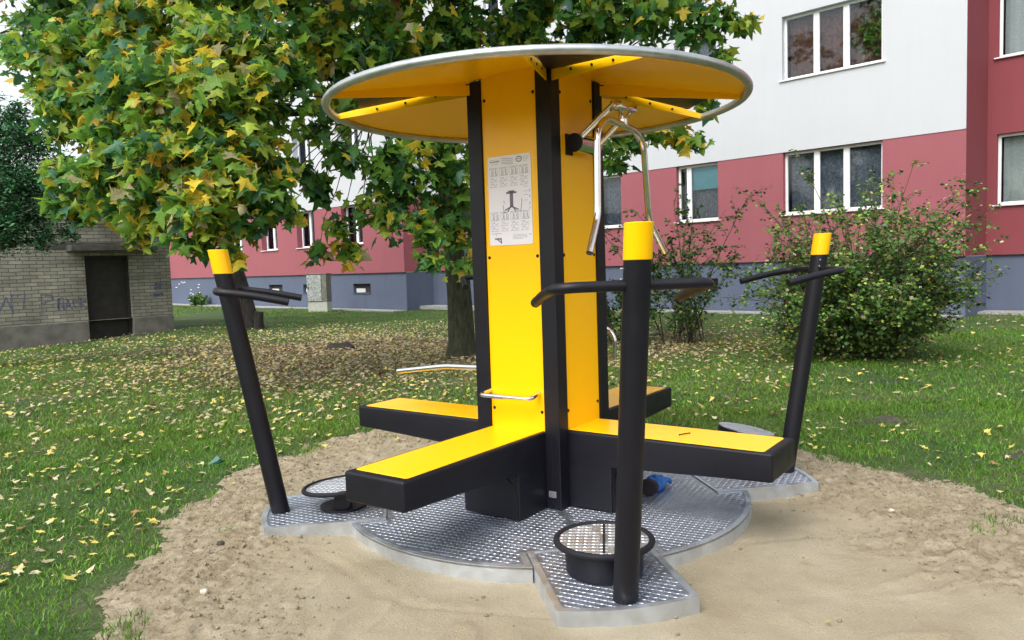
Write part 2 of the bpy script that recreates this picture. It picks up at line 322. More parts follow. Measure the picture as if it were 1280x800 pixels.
# crumbs of sand: one uncountable mass
ico_v = np.array([(0, 0, 1), (.9, 0, .3), (.28, .85, .3), (-.72, .52, .3), (-.72, -.52, .3), (.28, -.85, .3), (0, 0, -.6)]); ico_f = np.array([(0, 1, 2), (0, 2, 3), (0, 3, 4), (0, 4, 5), (0, 5, 1), (6, 2, 1), (6, 3, 2), (6, 4, 3), (6, 5, 4), (6, 1, 5)])
def scatter(tv, tf, P, Rm, sc, jit=0.):
    n_ = len(P); V = tv[None] * (sc[:, None, None] if sc.ndim == 1 else sc[:, None, :])
    if jit: V = V * (1 + jit * (rng.random((n_, len(tv), 3)) - .5))
    if Rm is not None: V = np.einsum('nij,nkj->nki', Rm, V)
    V = V + P[:, None, :]; Fc = tf[None] + (np.arange(n_) * len(tv))[:, None, None]; return V.reshape(-1, 3), Fc.reshape(-1, tf.shape[1])
def rotz(a): c, s_ = np.cos(a), np.sin(a); z = np.zeros_like(a); o = z + 1; return np.stack([np.stack([c, -s_, z], -1), np.stack([s_, c, z], -1), np.stack([z, z, o], -1)], 1)
px_ = rng.uniform(-2.3, 3.2, 60000); py_ = rng.uniform(.9, 6.5, 60000); s_ = sand_sd(px_, py_); i = np.clip(((py_ - .6) / .0125).astype(int), 0, ny - 1); j = np.clip(((px_ + 2.6) / .0125).astype(int), 0, nx - 1)
k_ = (s_ > -.05) & (rng.random(60000) < rough[i, j] * .85 + .02) & (np.hypot(px_ - .16, py_ - 4.14) > 1.15); px_, py_ = px_[k_], py_[k_]
P = np.stack([px_, py_, sand_z(px_, py_) + .001], -1); sc = rng.uniform(.0015, .0055, len(P)) * rng.choice([1, 1, 1, 1, 1, 2.2], len(P))
aa, rr2 = rng.uniform(0, 6.28, 420), 1.06 * np.sqrt(rng.random(420)); P = np.concatenate([P, np.stack([.161 + rr2 * np.cos(aa), 4.138 + rr2 * np.sin(aa), np.full(420, .057)], -1)]); sc = np.concatenate([sc, rng.uniform(.0012, .0042, 420)])
V, Fc = scatter(ico_v, ico_f, P, rotz(rng.uniform(0, 6.28, len(P))), sc, .5)
tag(np_mesh('sand_crumbs', V, Fc, M['sand'], attrs={'rough': np.full(len(V), .8)}), kind='stuff', cat='sand', label='loose crumbs of brown sand scattered over the dug patch')

# grass
def blades(n_, x0, x1, y0, y1, h, wd, seg2):
    x = rng.uniform(x0, x1, n_); y = rng.uniform(y0, y1, n_)
    vis = np.abs(x + .04 * y) < .71 * y + .6; s_ = sand_sd(x, y); lt = litter(x, y); pt = fbm(x, y, .8, 4, 21)
    keep = vis & ((rng.random(n_) < sstep(s_, .10, -.22)) | ((s_ < .45) & (fbm(x, y, 4, 3, 61) > .22 + .6 * s_) & (rng.random(n_) < .55))) & (rng.random(n_) > lt * .72) & (rng.random(n_) < .92 + .9 * pt) & ~((x > -10.8) & (y > 16.5) & (x < -8.2))
    x, y, lt, pt, s_ = x[keep], y[keep], lt[keep], pt[keep], s_[keep]; n_ = len(x)
    hh = h * rng.uniform(.5, 1.25, n_) * (1 + .35 * fbm(x, y, 2.2, 3, 33)); a = rng.uniform(0, 2 * pi, n_); ln = rng.uniform(.15, 1.1, n_) * hh; la = rng.uniform(0, 2 * pi, n_); w_ = wd * rng.uniform(.6, 1.3, n_)
    z = ground(x, y) - .012 + .02 * sstep(s_, 0, .1); dx, dy = np.cos(a) * w_, np.sin(a) * w_; lx, ly = np.cos(la) * ln, np.sin(la) * ln
    if seg2:
        V = np.stack([np.stack([x - dx, y - dy, z], -1), np.stack([x + dx, y + dy, z], -1), np.stack([x - dx * .8 + lx * .35, y - dy * .8 + ly * .35, z + hh * .6], -1), np.stack([x + dx * .8 + lx * .35, y + dy * .8 + ly * .35, z + hh * .6], -1), np.stack([x + lx, y + ly, z + hh * .95], -1)], 1); T = np.array([(0, 1, 3), (0, 3, 2), (2, 3, 4)])
    else:
        V = np.stack([np.stack([x - dx, y - dy, z], -1), np.stack([x + dx, y + dy, z], -1), np.stack([x + lx, y + ly, z + hh], -1)], 1); T = np.array([(0, 1, 2)])
    g = rng.random(n_)[:, None]; yl = np.clip(rng.random(n_) * .7 + pt * .9, 0, 1)[:, None]
    c = np.array([.045, .180, .012]) * (1 - g) + np.array([.145, .335, .025]) * g; c = c * (1 - .45 * yl) + np.array([.26, .31, .05]) * .45 * yl
    dry = (rng.random(n_) < .07)[:, None]; c = np.where(dry, np.array([.30, .25, .12]), c); c = c * (.6 + .65 * rng.random(n_)[:, None]) * (1 + .35 * fbm(x, y, 2.6, 3, 23))[:, None]
    return V.reshape(-1, 3), (T[None] + (np.arange(n_) * V.shape[1])[:, None, None]).reshape(-1, 3), np.repeat(c, V.shape[1], 0)
parts = [blades(250000, -4.6, 4.4, 1.9, 6.6, .042, .0026, True), blades(170000, -9, 8, 6.2, 12, .05, .0042, True), blades(120000, -19, 17, 11, 25, .06, .008, False), blades(30000, -24, 2, 24, 33, .07, .014, False)]
V = np.concatenate([p[0] for p in parts]); off = 0; Fs = []
for p in parts: Fs.append(p[1] + off); off += len(p[0])
tag(np_mesh('lawn_grass', V, np.concatenate(Fs), M['grass'], col=np.concatenate([p[2] for p in parts])), kind='stuff', cat='grass', label='short green autumn grass covering the lawn around the sand')

# ------------------------------------------------------------------ leaves
half = [(.36, -.13), (.24, .09), (.61, .31), (.26, .42), (.22, .66)]
LV = np.array([(0, .28, .05), (0, 0, 0)] + [(x, y, 0) for x, y in half] + [(0, 1, 0)] + [(-x, y, 0) for x, y in half[::-1]], float)
for p in LV: p[2] += -.18 * abs(p[0]) - .10 * max(0, p[1] - .4)
LF = np.array([(0, i, i + 1) for i in range(1, 12)] + [(0, 12, 1)])
SV = np.array([(0, 0, 0), (.26, .45, .03), (0, 1, 0), (-.26, .45, .03)]); SF = np.array([(0, 1, 2), (0, 2, 3)])
def frames(n_, droop, flat):
    a = rng.uniform(0, 2 * pi, n_); el = rng.normal(-droop, .35, n_); t = np.stack([np.cos(a) * np.cos(el), np.sin(a) * np.cos(el), np.sin(el)], -1)
    u = rng.normal(0, flat, (n_, 3)) + np.array([0, 0, 1.]); x = np.cross(t, u); x /= np.linalg.norm(x, axis=1)[:, None] + 1e-9; z = np.cross(x, t)
    return np.stack([x, t, z], -1)
PAL = dict(green=(.085, .23, .05), mid=(.19, .36, .05), lime=(.38, .49, .065), yellow=(.68, .52, .05), gold=(.66, .37, .035), orange=(.40, .15, .05), pale=(.52, .47, .26), dark=(.022, .07, .018), teal=(.075, .20, .11))
def pick(pr, n_):
    ks = list(pr); p = np.array([pr[k] for k in ks], float); c = np.array([PAL[k] for k in ks])[rng.choice(len(ks), n_, p=p / p.sum())]
    return c * rng.uniform(.7, 1.3, (n_, 1))
def crown(clumps, dens, size, colfn, tv, tf, name, material, parent, branch_from, twig_mb, droop=.35, flat=.6, squash=.8, leaves_per=14):
    Ps, Cs = [], []
    for (cx, cy, cz, r) in clumps:
        n_ = max(8, int(dens * (r / .5) ** 2)); nt_ = max(3, n_ // leaves_per); c = np.array((cx, cy, cz))
        d = rng.normal(0, 1, (nt_, 3)); d /= np.linalg.norm(d, axis=1)[:, None]; d[:, 2] *= squash; tip = c + d * r * rng.uniform(.6, 1.08, (nt_, 1)); st = c + d * r * .12
        for k in range(nt_):
            t = rng.uniform(.25, 1.02, leaves_per)[:, None] ; p = st[k] * (1 - t) + tip[k] * t; p[:, 2] -= .10 * r * t[:, 0] ** 2; p += rng.normal(0, .055 * (r ** .5) + size * .25, p.shape); Ps.append(p)
            if twig_mb is not None and k % 2 == 0: twig_mb.tube([st[k], (st[k] + tip[k]) / 2 + rng.normal(0, .03, 3), tip[k] - np.array((0, 0, .1 * r))], [.009, .006, .003], 4, caps=False)
            Cs.append(colfn(p, c, r, leaves_per))
    P = np.concatenate(Ps); Cc = np.concatenate(Cs); n_ = len(P)
    s3 = (size * rng.uniform(.5, 1.2, n_))[:, None] * np.stack([rng.uniform(.75, 1.1, n_), np.ones(n_), rng.uniform(-1.2, 3.2, n_)], -1)
    V, Fc = scatter(tv, tf, P, frames(n_, droop, flat), s3, .3)
    return np_mesh(name, V, Fc, material, parent, col=np.repeat(Cc, len(tv), 0))
def limb(mb, a, b_, r0, r1, sag=.12, seg=7):
    a, b_ = Vector(a), Vector(b_); L_ = (b_ - a).length; mid = a.lerp(b_, .5) + Vector((random.uniform(-.08, .08) * L_, random.uniform(-.08, .08) * L_, sag * L_)); pts = []
    for i in range(7):
        t = i / 6; pts.append(a * (1 - t) ** 2 + mid * 2 * t * (1 - t) + b_ * t ** 2 + Vector((random.gauss(0, .012 * L_), random.gauss(0, .012 * L_), random.gauss(0, .01 * L_))) * (0 < i < 6))
    mb.tube(pts, [r0 + (r1 - r0) * i / 6 for i in range(7)], seg); return pts

A_CL=[(-4.92,9.00,3.96,0.60),(-4.03,8.60,3.99,0.60),(-3.18,8.20,3.77,0.60),(-2.45,8.00,3.60,0.60),(-4.61,8.60,3.23,0.50),(-3.71,8.00,3.16,0.60),(-2.98,7.80,3.09,0.60),(-2.44,8.00,3.04,0.50),(-4.08,8.00,2.60,0.50),(-3.37,7.70,2.54,0.55),(-2.77,7.80,2.57,0.50),(-2.55,8.00,2.56,0.30),(-4.61,8.20,2.36,0.26),(-4.13,7.90,2.23,0.40),(-3.51,7.60,2.10,0.42),(-2.96,7.40,2.02,0.42),(-2.61,7.70,2.12,0.36),(-3.17,7.40,1.68,0.20),(-2.92,7.50,1.71,0.22),(-3.53,7.60,1.81,0.20),(-2.39,7.80,2.04,0.20),(-2.25,7.90,1.95,0.12),(-4.69,8.10,2.10,0.12),(-5.75,10.00,5.26,0.70),(-4.35,9.00,4.84,0.70),(-3.37,8.60,4.66,0.70),(-2.53,8.40,4.55,0.70),(-1.80,8.60,4.61,0.70),(-1.06,9.00,4.74,0.70),(-0.24,9.40,4.95,0.70),(0.63,9.60,5.00,0.70),(1.48,9.40,4.85,0.65),(2.19,9.20,4.75,0.50),(-2.11,9.00,3.87,0.60),(-1.37,9.00,3.94,0.60),(-0.57,9.50,4.06,0.60),(0.22,10.00,4.38,0.60),(1.04,9.50,4.29,0.50),(1.76,9.20,4.19,0.50),(2.32,9.00,4.05,0.36),(2.73,9.00,4.01,0.20),(-1.86,9.00,3.32,0.38),(-1.08,9.50,3.40,0.55),(-0.32,10.00,3.39,0.55),(0.62,10.20,3.50,0.50),(1.51,9.80,3.49,0.40),(2.13,9.00,3.56,0.30),(2.50,9.00,3.59,0.16),(-1.71,8.80,2.65,0.30),(-1.25,9.00,2.52,0.42),(-0.73,9.50,2.48,0.42),(-1.94,8.80,1.79,0.18),(-1.53,8.90,1.97,0.32),(-1.04,9.00,1.77,0.32),(-0.68,9.50,1.74,0.28),(-2.12,8.90,2.26,0.14),(-2.15,8.90,2.95,0.14),(-0.89,9.00,1.42,0.12),(-1.83,8.90,1.56,0.10),(-0.48,9.60,1.34,0.16),(-.80,9.6,2.05,.34),(-.95,9.4,2.9,.42),(-.5,9.9,2.1,.3),(-1.3,9.3,2.2,.3),(-3.3,7.7,2.1,.35),(-2.7,7.7,1.85,.24),(-3.0,7.6,1.95,.3),(-2.35,7.9,2.35,.22),(-6.13,10.00,4.26,0.32),(-5.78,9.80,3.96,0.30),(-5.40,9.40,3.54,0.28),(-5.95,10.00,4.65,0.30),(-6.65,10.50,4.45,0.22),(-5.08,9.00,3.06,0.30),(-5.04,8.80,2.66,0.22),(-4.48,8.20,1.97,0.16),(-3.87,7.80,1.75,0.14),(-2.75,7.60,1.52,0.10),(-2.33,8.80,2.44,0.08),(-2.18,8.80,1.57,0.08),(1.55,9.50,2.89,0.32),(1.98,9.30,2.84,0.26),(2.28,9.20,2.75,0.14),(1.35,9.60,2.52,0.20),(2.35,9.00,3.19,0.20)]
B_CL=[(-9.86,17.00,6.85,0.90),(-8.55,16.50,6.82,1.00),(-10.43,17.00,6.19,0.55),(-9.41,17.00,5.82,0.80),(-8.11,16.50,5.82,1.00),(-9.97,17.00,5.41,0.50),(-8.87,16.50,4.68,0.80),(-7.63,16.00,4.38,1.00),(-8.77,16.50,3.66,0.70),(-7.37,16.00,3.23,0.80),(-6.63,16.00,4.51,1.00),(-9.75,17.00,8.37,1.10),(-7.94,16.50,8.27,1.20),(-6.15,16.00,6.91,1.20),(-6.39,16.00,5.63,1.10),(-5.56,16.50,6.07,1.10),(-5.65,16.50,4.41,0.90),(-6.07,16.50,3.07,0.80),(-11.94,18.00,6.87,0.50),(-12.54,18.00,8.49,1.20),(-5.12,17.00,7.72,1.20),(-6.43,17.00,8.93,1.30)]
C_CL=[(-7.12,11.00,3.42,0.55),(-6.61,10.80,3.21,0.50),(-6.93,10.80,2.72,0.60),(-6.37,10.70,2.69,0.45),(-6.34,10.80,2.29,0.35),(-6.86,10.80,2.22,0.50),(-7.22,10.90,2.01,0.45),(-6.26,10.90,1.96,0.20),(-6.92,11.00,3.69,0.25),(-7.80,11.20,3.08,0.90),(-7.99,11.40,3.92,0.70),(-6.05,10.80,2.41,0.25),(-6.66,10.90,1.88,0.25)]

def colA(p, c, r, n_):
    warm = sstep(c[0], .5, -3.6) * .5 + .30 * sstep(c[2], 2.4, 4.2); g = fbm(p[:, 0] * 1.0 + p[:, 1], p[:, 2], 1.5, 3, 71)
    hi = pick(dict(green=2, mid=4, lime=4.4, yellow=2.6, gold=.3, pale=.8, orange=.04, teal=1), n_); lo = pick(dict(green=5, mid=4.5, lime=1.0, yellow=.22, gold=.08, orange=.06, dark=1.2, teal=1.5), n_)
    return np.where((rng.random(n_) < np.clip(warm * .75 + g * 2.6 - .02, .05, .95))[:, None], hi, lo)
tA = tag(empty('maple_tree', (0, 0, 0)), 'large maple with yellow and green leaves hanging low behind the yellow gym station', 'tree')
mb = MB(); TA = (-.733, 10.944)
mb.tube([(TA[0] - .01, TA[1], -.15), (TA[0], TA[1], .05), (TA[0], TA[1], .25), (TA[0] - .01, TA[1], .9), (TA[0] - .05, TA[1], 1.7), (TA[0] - .12, TA[1], 2.6), (TA[0] - .16, TA[1] - .05, 3.6), (TA[0] - .1, TA[1] - .1, 5.2), (TA[0], TA[1], 7.0)], [.30, .24, .195, .175, .165, .15, .13, .10, .05], 18)
mb.build('trunk', M['bark'], tA, smooth=50)
tw = MB(); up_ = []
for k in range(34):
    a = rng.uniform(0, 2 * pi); q = rng.random() ** .5; z = rng.uniform(5.2, 8.4); s_ = sqrt(max(0, 1 - ((z - 5) / 4.2) ** 2)); up_.append((-1.0 + 4.2 * q * s_ * cos(a), 10.4 + 3.6 * q * s_ * sin(a), z, .75))
for k in range(26):     # far side of the crown
    up_.append((rng.uniform(-4.6, 1.6), rng.uniform(10.6, 13.2), rng.uniform(3.6, 5.6), .6))
for k in range(9): up_.append((rng.uniform(-1.0, 1.4), rng.uniform(10.2, 11.6), rng.uniform(2.9, 3.9), .5))
forks = [(-.85, 10.9, 2.3), (-.9, 10.9, 3.0), (-.87, 10.88, 3.6), (-.84, 10.85, 4.4), (-.82, 10.88, 5.2)]
mains = {}
for i, e in enumerate([(-3.6, 9.2, 3.3), (-2.9, 8.8, 4.3), (-1.6, 9.4, 3.2), (-.4, 9.9, 4.3), (1.2, 9.8, 3.8), (-3.6, 9.6, 4.9), (.9, 10.2, 5.2), (-1.0, 12.6, 4.6), (-3.4, 12.2, 4.7), (1.2, 12., 4.6), (-1.2, 10, 7)]):
    mains[e] = limb(tw, forks[min(4, int(max(0, (e[2] - 2.6) / .6)))], e, .075, .03, .1)
for c in A_CL + up_:
    e = min(mains, key=lambda q_: (q_[0] - c[0]) ** 2 + (q_[1] - c[1]) ** 2 + (q_[2] - c[2]) ** 2 * 1.5); pts = mains[e]; s0 = min(pts[2:], key=lambda p_: (p_ - Vector(c[:3])).length)
    limb(tw, s0, c[:3], .009 + .012 * c[3], .003, .16, 5)
crown(A_CL, 300, .162, colA, LV, LF, 'crown', M['leaf'], tA, None, tw, droop=.6, flat=.85)
oc = crown(up_, 62, .18, colA, LV, LF, 'upper_crown', M['leaf'], tA, None, None)
tw.build('limb', M['bark_dark'], tA, smooth=60)

def colB(p, c, r, n_): return pick(dict(green=4, mid=4, lime=1.2, yellow=.35, dark=1.5, orange=.15), n_)
tB = tag(empty('leaning_maple_tree', (0, 0, 0)), 'dark leaning maple trunk behind the left handle pole, its green crown at upper left', 'tree')
mb = MB(); mb.tube([(-6.1, 17.87, -.2), (-6.14, 17.87, .05), (-6.2, 17.87, .5), (-6.35, 17.87, 1.2), (-6.52, 17.8, 1.9), (-6.8, 17.6, 2.9), (-7.3, 17.3, 4.2), (-7.7, 17.1, 5.6), (-7.8, 17, 7.2)], [.28, .23, .19, .17, .16, .15, .13, .1, .05], 14); mb.build('trunk', M['bark_dark'], tB, smooth=50)
mb = MB(); mb.tube([(-5.93, 17.8, -.15), (-5.93, 17.8, .2), (-5.9, 17.8, .42)], [.16, .12, .105], 12); mb.build('stump', M['bark_dark'], tB, smooth=50)
tw = MB()
for c in B_CL: limb(tw, min([(-6.8, 17.6, 2.9), (-7.3, 17.3, 4.2), (-7.7, 17.1, 5.6), (-7.8, 17, 7)], key=lambda p_: (Vector(p_) - Vector(c[:3])).length), c[:3], .06, .02, .1, 6)
crown(B_CL, 105, .21, colB, LV, LF, 'crown', M['leaf'], tB, None, tw); tw.build('limb', M['bark_dark'], tB, smooth=60)

def colC(p, c, r, n_): return pick(dict(green=1, dark=1), n_) * np.array([.75, .95, 1.5])
tC = tag(empty('evergreen_shrub', (-8.2, 11.3, 0)), 'dense dark bluish green tree with fine leaves in front of the brick shed', 'tree')
tw = MB()
for k in range(5): limb(tw, (random.uniform(-.15, .15), random.uniform(-.1, .1), -.1), (random.uniform(-.2, 1.2), random.uniform(-.5, .3), random.uniform(2.6, 3.8)), .09, .02, 0, 8)
tw.build('trunk', M['bark_dark'], tC, smooth=60); tw = MB()
cl = [(x + 8.2, y - 11.3, z, r) for x, y, z, r in C_CL]
for c in cl: limb(tw, (.2, -.1, 1.5), c[:3], .03, .01, .1, 5)
crown(cl, 2100, .062, colC, SV, SF, 'crown', M['smallleaf'], tC, None, tw, droop=.0, flat=.9, leaves_per=22); tw.build('limb', M['bark_dark'], tC)

# trees behind the photographer (they stand in the window and steel reflections)
for i, (x, y, rz) in enumerate([(-9, -15, .4), (1.5, -19, 2.2), (12, -15, 4.0)]):
    c = copy_tree(tB); c.name = 'maple_tree'; c.rotation_euler = (0, 0, rz); d = Matrix.Rotation(rz, 3, 'Z') @ Vector((-7, 17.3, 0)); c.location = (x - d.x, y - d.y, 0)
    c['label'] = 'green maple on the lawn behind the photographer'; c['category'] = 'tree'; c['group'] = 'maples behind the photographer'

# shrubs
def shrub(root, stems, height, spread, nst, ltw, lsize, palette, twl, base_r, up0=(.9, 1.5), hips=0, extra=()):
    Ps, Ts = [], []; tw = MB(); hp = []
    arcs = [(rng.uniform(0, 2 * pi), rng.uniform(*up0), height * rng.uniform(.55, 1.05), rng.uniform(.2, 1.)) for _ in range(stems)] + list(extra)
    for (az, el, L_, bend) in arcs:
        L_ *= np.clip(.55 + .45 * (el - .8) / .6, .5, 1)
        p = Vector((random.uniform(-1, 1) * base_r, random.uniform(-1, 1) * base_r * .7, -.03)); d = Vector((cos(az) * cos(el), sin(az) * cos(el), sin(el))); pts = [p.copy()]; ns_ = 12
        for i in range(ns_):
            d = (d + Vector((cos(az), sin(az), -.55)) * (.07 + .10 * bend * i / ns_) * spread + Vector([random.gauss(0, .07) for _ in range(3)])).normalized(); p = p + d * (L_ / ns_); p.z = max(p.z, .05); pts.append(p.copy())
        tw.tube(pts, [.012 * (1 - i / ns_ * .8) for i in range(ns_ + 1)], 4, caps=False)
        for k in range(nst):
            t = random.uniform(.12, 1); i = min(ns_ - 1, int(t * ns_)); s0 = pts[i].lerp(pts[i + 1], random.random()); dd = Vector([random.gauss(0, 1) for _ in range(3)]).normalized() + (pts[i + 1] - pts[i]).normalized() * .6; e = s0 + dd.normalized() * twl * random.uniform(.4, 1.1) * (1.15 - .5 * t); e.z = max(e.z, .03)
            tw.tube([s0, s0.lerp(e, .5) + Vector((0, 0, .02)), e], [.004, .003, .0015], 3, caps=False)
            tt = rng.uniform(.1, 1.05, ltw)[:, None]; Ps.append(np.array(s0) * (1 - tt) + np.array(e) * tt + rng.normal(0, .022, (ltw, 3)))
            if random.random() < hips: hp.append(e)
    P = np.concatenate(Ps); n_ = len(P); V, Fc = scatter(SV * np.array([1.5, 1, 1]), SF, P, frames(n_, .1, .8), lsize * rng.uniform(.6, 1.3, n_), .2)
    c = pick(palette, n_) * np.array([.95, .88, 1.1]); c *= (.6 + .6 * rng.random((n_, 1))); np_mesh('foliage', V, Fc, M['smallleaf'], root, col=np.repeat(c, 4, 0)); tw.build('stem', M['twig'], root)
    if hp:
        hb = MB()
        for e in hp: hb.lathe([(.001, -.012), (.009, -.004), (.009, .006), (.001, .013)], 6, Matrix.Translation(e))
        o = hb.build('rose_hips', M['hip'], root, smooth=60); o['kind'] = 'stuff'
rb = tag(empty('rose_bush', (4.36, 9.45, .02)), 'big wild rose bush with arching shoots and red hips by the right handle pole', 'bush')
shrub(rb, 240, 2.35, .50, 19, 13, .050, dict(green=3.5, mid=4, lime=.9, dark=1.5, pale=.5), .40, .28, (.80, 1.52), .035,
      extra=[(2.6, 1.48, 2.75, .15), (.15, 1.25, 2.7, .4), (-.2, 1.15, 2.5, .4), (.3, 1.35, 2.8, .5)])
sb = tag(empty('sapling', (2.62, 11.57, .05)), 'thin loose sapling of small green leaves before the small red wall window', 'bush')
shrub(sb, 18, 2.6, .45, 16, 15, .055, dict(green=5, mid=2.5, lime=.5, dark=3), .5, .30, (1.15, 1.55), 0)
sb2 = tag(empty('sapling', (1.75, 11.9, .05)), 'low dark leafy shrub growing between the tower and the near pole', 'bush')
shrub(sb2, 17, 1.9, .4, 16, 15, .055, dict(green=5, mid=2, dark=4), .32, .3, (1.0, 1.5), 0)
fb = tag(empty('flowering_plant', (-13.55, 33.1, 0)), 'small green plant with white flowers at the foot of the far wall', 'plant')
shrub(fb, 16, .85, .8, 8, 10, .09, dict(mid=3, green=3), .25, .25, (.8, 1.5), 0)
for k in range(11):
    mb = MB(); mb.lathe([(.001, -.01), (.045, 0), (.03, .02), (.001, .022)], 8, Matrix.Translation(Vector((random.uniform(-.9, .1), random.uniform(-.3, .1), random.uniform(.5, 1.05)))))
    mb.build('flower_head', M['petal'], fb, smooth=60)

# ------------------------------------------------------------------ leaf litter
def leaf_col(k, n_): return dict(y=np.array([(.60, .52, .13)]), t=np.array([(.52, .42, .26)]), o=np.array([(.30, .16, .07)]), p=np.array([(.50, .46, .27)]))[k] * rng.uniform(.7, 1.2, (n_, 1))
n_ = 150000; x = rng.uniform(-13, 11, n_); y = rng.uniform(3.2, 19, n_); lt = litter(x, y); far = sstep(y, 4, 8)
dens = lt * .85 + .085 * sstep(x, 1.5, -1.0) * (.6 + 1.2 * fbm(x, y, 1.2, 3, 91)) + .045 * (.6 + fbm(x, y, .8, 3, 92)) + .10 * np.exp(-(((x - 2.8) / 1.3) ** 2 + ((y - 10.8) / 1.) ** 2))
k_ = (np.abs(x + .04 * y) < .71 * y + .5) & (rng.random(n_) < dens * 1.0) & (sand_sd(x, y) < -.05) ; x, y, lt = x[k_], y[k_], lt[k_]; n_ = len(x)
c = np.where((rng.random(n_) < .5 - .28 * lt)[:, None], leaf_col('y', n_), leaf_col('t', n_)); c = np.where((rng.random(n_) < .12 + .28 * lt)[:, None], leaf_col('o', n_) * .7, c); c = np.where((rng.random(n_) < .25)[:, None], leaf_col('p', n_) * .8, c)
P = np.stack([x, y, ground(x, y) + .022 + .02 * rng.random(n_)], -1); Rm = frames(n_, 0, .28)
V, Fc = scatter(LV * np.array([1, 1, 1.6]), LF, P, Rm, np.where(np.hypot(x, y) < 6.4, rng.uniform(.010, .024, n_), rng.uniform(.022, .062, n_)), .8)
tag(np_mesh('leaf_litter', V, Fc, M['litter'], col=np.repeat(c, len(LV), 0)), kind='stuff', cat='fallen leaves', label='carpet of tan and yellow fallen leaves on the lawn under the maple')
protos = {}
for k, nm in (('y', 'yellow'), ('p', 'pale cream'), ('o', 'orange brown')):
    protos[k] = []
    for q in range(4):
        tv = LV * (1 + .95 * (rng.random(LV.shape) - .5)); tv[:, 2] = -.35 * LV[:, 0] ** 2 * rng.uniform(-1, 1.5) + .6 * rng.uniform(-.4, 1) * (LV[:, 1] - .4) ** 2 + rng.uniform(-.03, .03, len(LV)); tv[:, 1] -= .4
        o = np_mesh('fallen_leaf', tv * .039, LF, M['litter'], col=np.repeat(leaf_col(k, 1), len(LV), 0)); protos[k].append(o.data); bpy.data.objects.remove(o)
cnt = 0; tries = 0
while cnt < 300 and tries < 20000:
    tries += 1; x = random.uniform(-4.4, 4.4); y = 2.4 + 4.2 * random.random()
    if hypot(x, y) > 6.3 or abs(x + .04 * y) > .70 * y: continue
    s_ = float(sand_sd(np.array([x]), np.array([y]))[0])
    if s_ > 0 and random.random() > .02: continue
    if x > 0 and random.random() < .45: continue
    if float(fbm(np.array([x]), np.array([y]), 1.4, 3, 95)[0]) + random.uniform(-.35, .35) < -.05: continue
    k = random.choices('ypo', (5, 5, .8))[0]; o = bpy.data.objects.new('fallen_leaf', random.choice(protos[k])); link(o)
    o.location = (x, y, max(float(ground(x, y)), float(sand_z(x, y)) if s_ > -.1 else -1) + random.uniform(.012, .03)); o.rotation_euler = (random.gauss(0, .28), random.gauss(0, .28), random.uniform(0, 6.3)); sc_ = random.uniform(.6, 1.25) * (1.25 if k == 'o' else 1); o.scale = (sc_,) * 3
    nm = dict(y='yellow', p='pale cream', o='orange brown')[k]; tag(o, '%s fallen leaf lying in the grass near the sand' % nm, 'leaf', '%s leaves fallen near the sand' % nm); cnt += 1

# ------------------------------------------------------------------ apartment building  (local x along the facade, local y towards the lawn)
B = tag(empty('apartment_building', (8.2737, 13.9037, 0), 2.3681), 'long apartment block with white, red and blue grey rendered walls', 'building')
BH = 12.2
wins = []       # x0,x1,z0,z1,y,reveal,mullions,style
for fl in range(4):
    dz = 2.79 * fl; za, zb = 2.19 + dz, 3.49 + dz
    wins.append((1.43, 3.42, za, zb, 0., .13, (.36, .66), 'brown' if fl == 1 else 'lace'))
    wins.append((4.94, 6.02, za, zb, 0., .13, (.74,), 'blind' if fl == 0 else 'lace')); wins.append((7.62, 9.6, za, zb, 0., .13, (.36, .66), 'lace')); wins.append((11.2, 12.3, za, zb, 0., .13, (.5,), 'lace'))
    for x0 in (15.1 + 2.38 + .36 - .6, 15.1 + 2.38 + 2.68, 15.1 + 2.38 + 5.33, 15.1 + 2.38 + 8.1, 15.1 + 2.38 + 10.8): wins.append((x0, x0 + 1.2, za, zb, 1.07, .24, (.5,), 'lace'))
    wins.append((-2.0, -.16, za - .02, zb + .03, -1.5, .13, (.96,), 'net')); wins.append((-5.6, -3.7, za, zb, -1.5, .13, (.36, .66), 'net'))
def wall(mb, x0, x1, z0, z1, y, holes, dx=1):
    xs = sorted({x0, x1, *[h[0] for h in holes], *[h[1] for h in holes]}); zs = sorted({z0, z1, *[h[2] for h in holes], *[h[3] for h in holes]})
    for i in range(len(xs) - 1):
        for j in range(len(zs) - 1):
            cx, cz = (xs[i] + xs[i + 1]) / 2, (zs[j] + zs[j + 1]) / 2
            if any(h[0] < cx < h[1] and h[2] < cz < h[3] for h in holes): continue
            mb.add([(xs[i], y, zs[j]), (xs[i + 1], y, zs[j]), (xs[i + 1], y, zs[j + 1]), (xs[i], y, zs[j + 1])], [(0, 1, 2, 3)])
    for (a, b_, c, d, dep) in holes:
        mb.add([(a, y, c), (b_, y, c), (b_, y, d), (a, y, d), (a, y - dep, c), (b_, y - dep, c), (b_, y - dep, d), (a, y - dep, d)], [(0, 1, 5, 4), (1, 2, 6, 5), (2, 3, 7, 6), (3, 0, 4, 7)])
def hl(y, lo, hi, xa, xb): return [(w_[0], w_[1], w_[2], w_[3], w_[5]) for w_ in wins if w_[4] == y and w_[2] >= lo and w_[3] <= hi and w_[0] >= xa and w_[1] <= xb]
XE = 34.5
mb = MB(); wall(mb, 0, 15.1, 1.21, 3.50, 0, hl(0., 1.2, 3.6, 0, 15.1)); wall(mb, 15.1, XE, 1.21, 3.50, 1.07, hl(1.07, 1.2, 3.6, 15.1, XE))
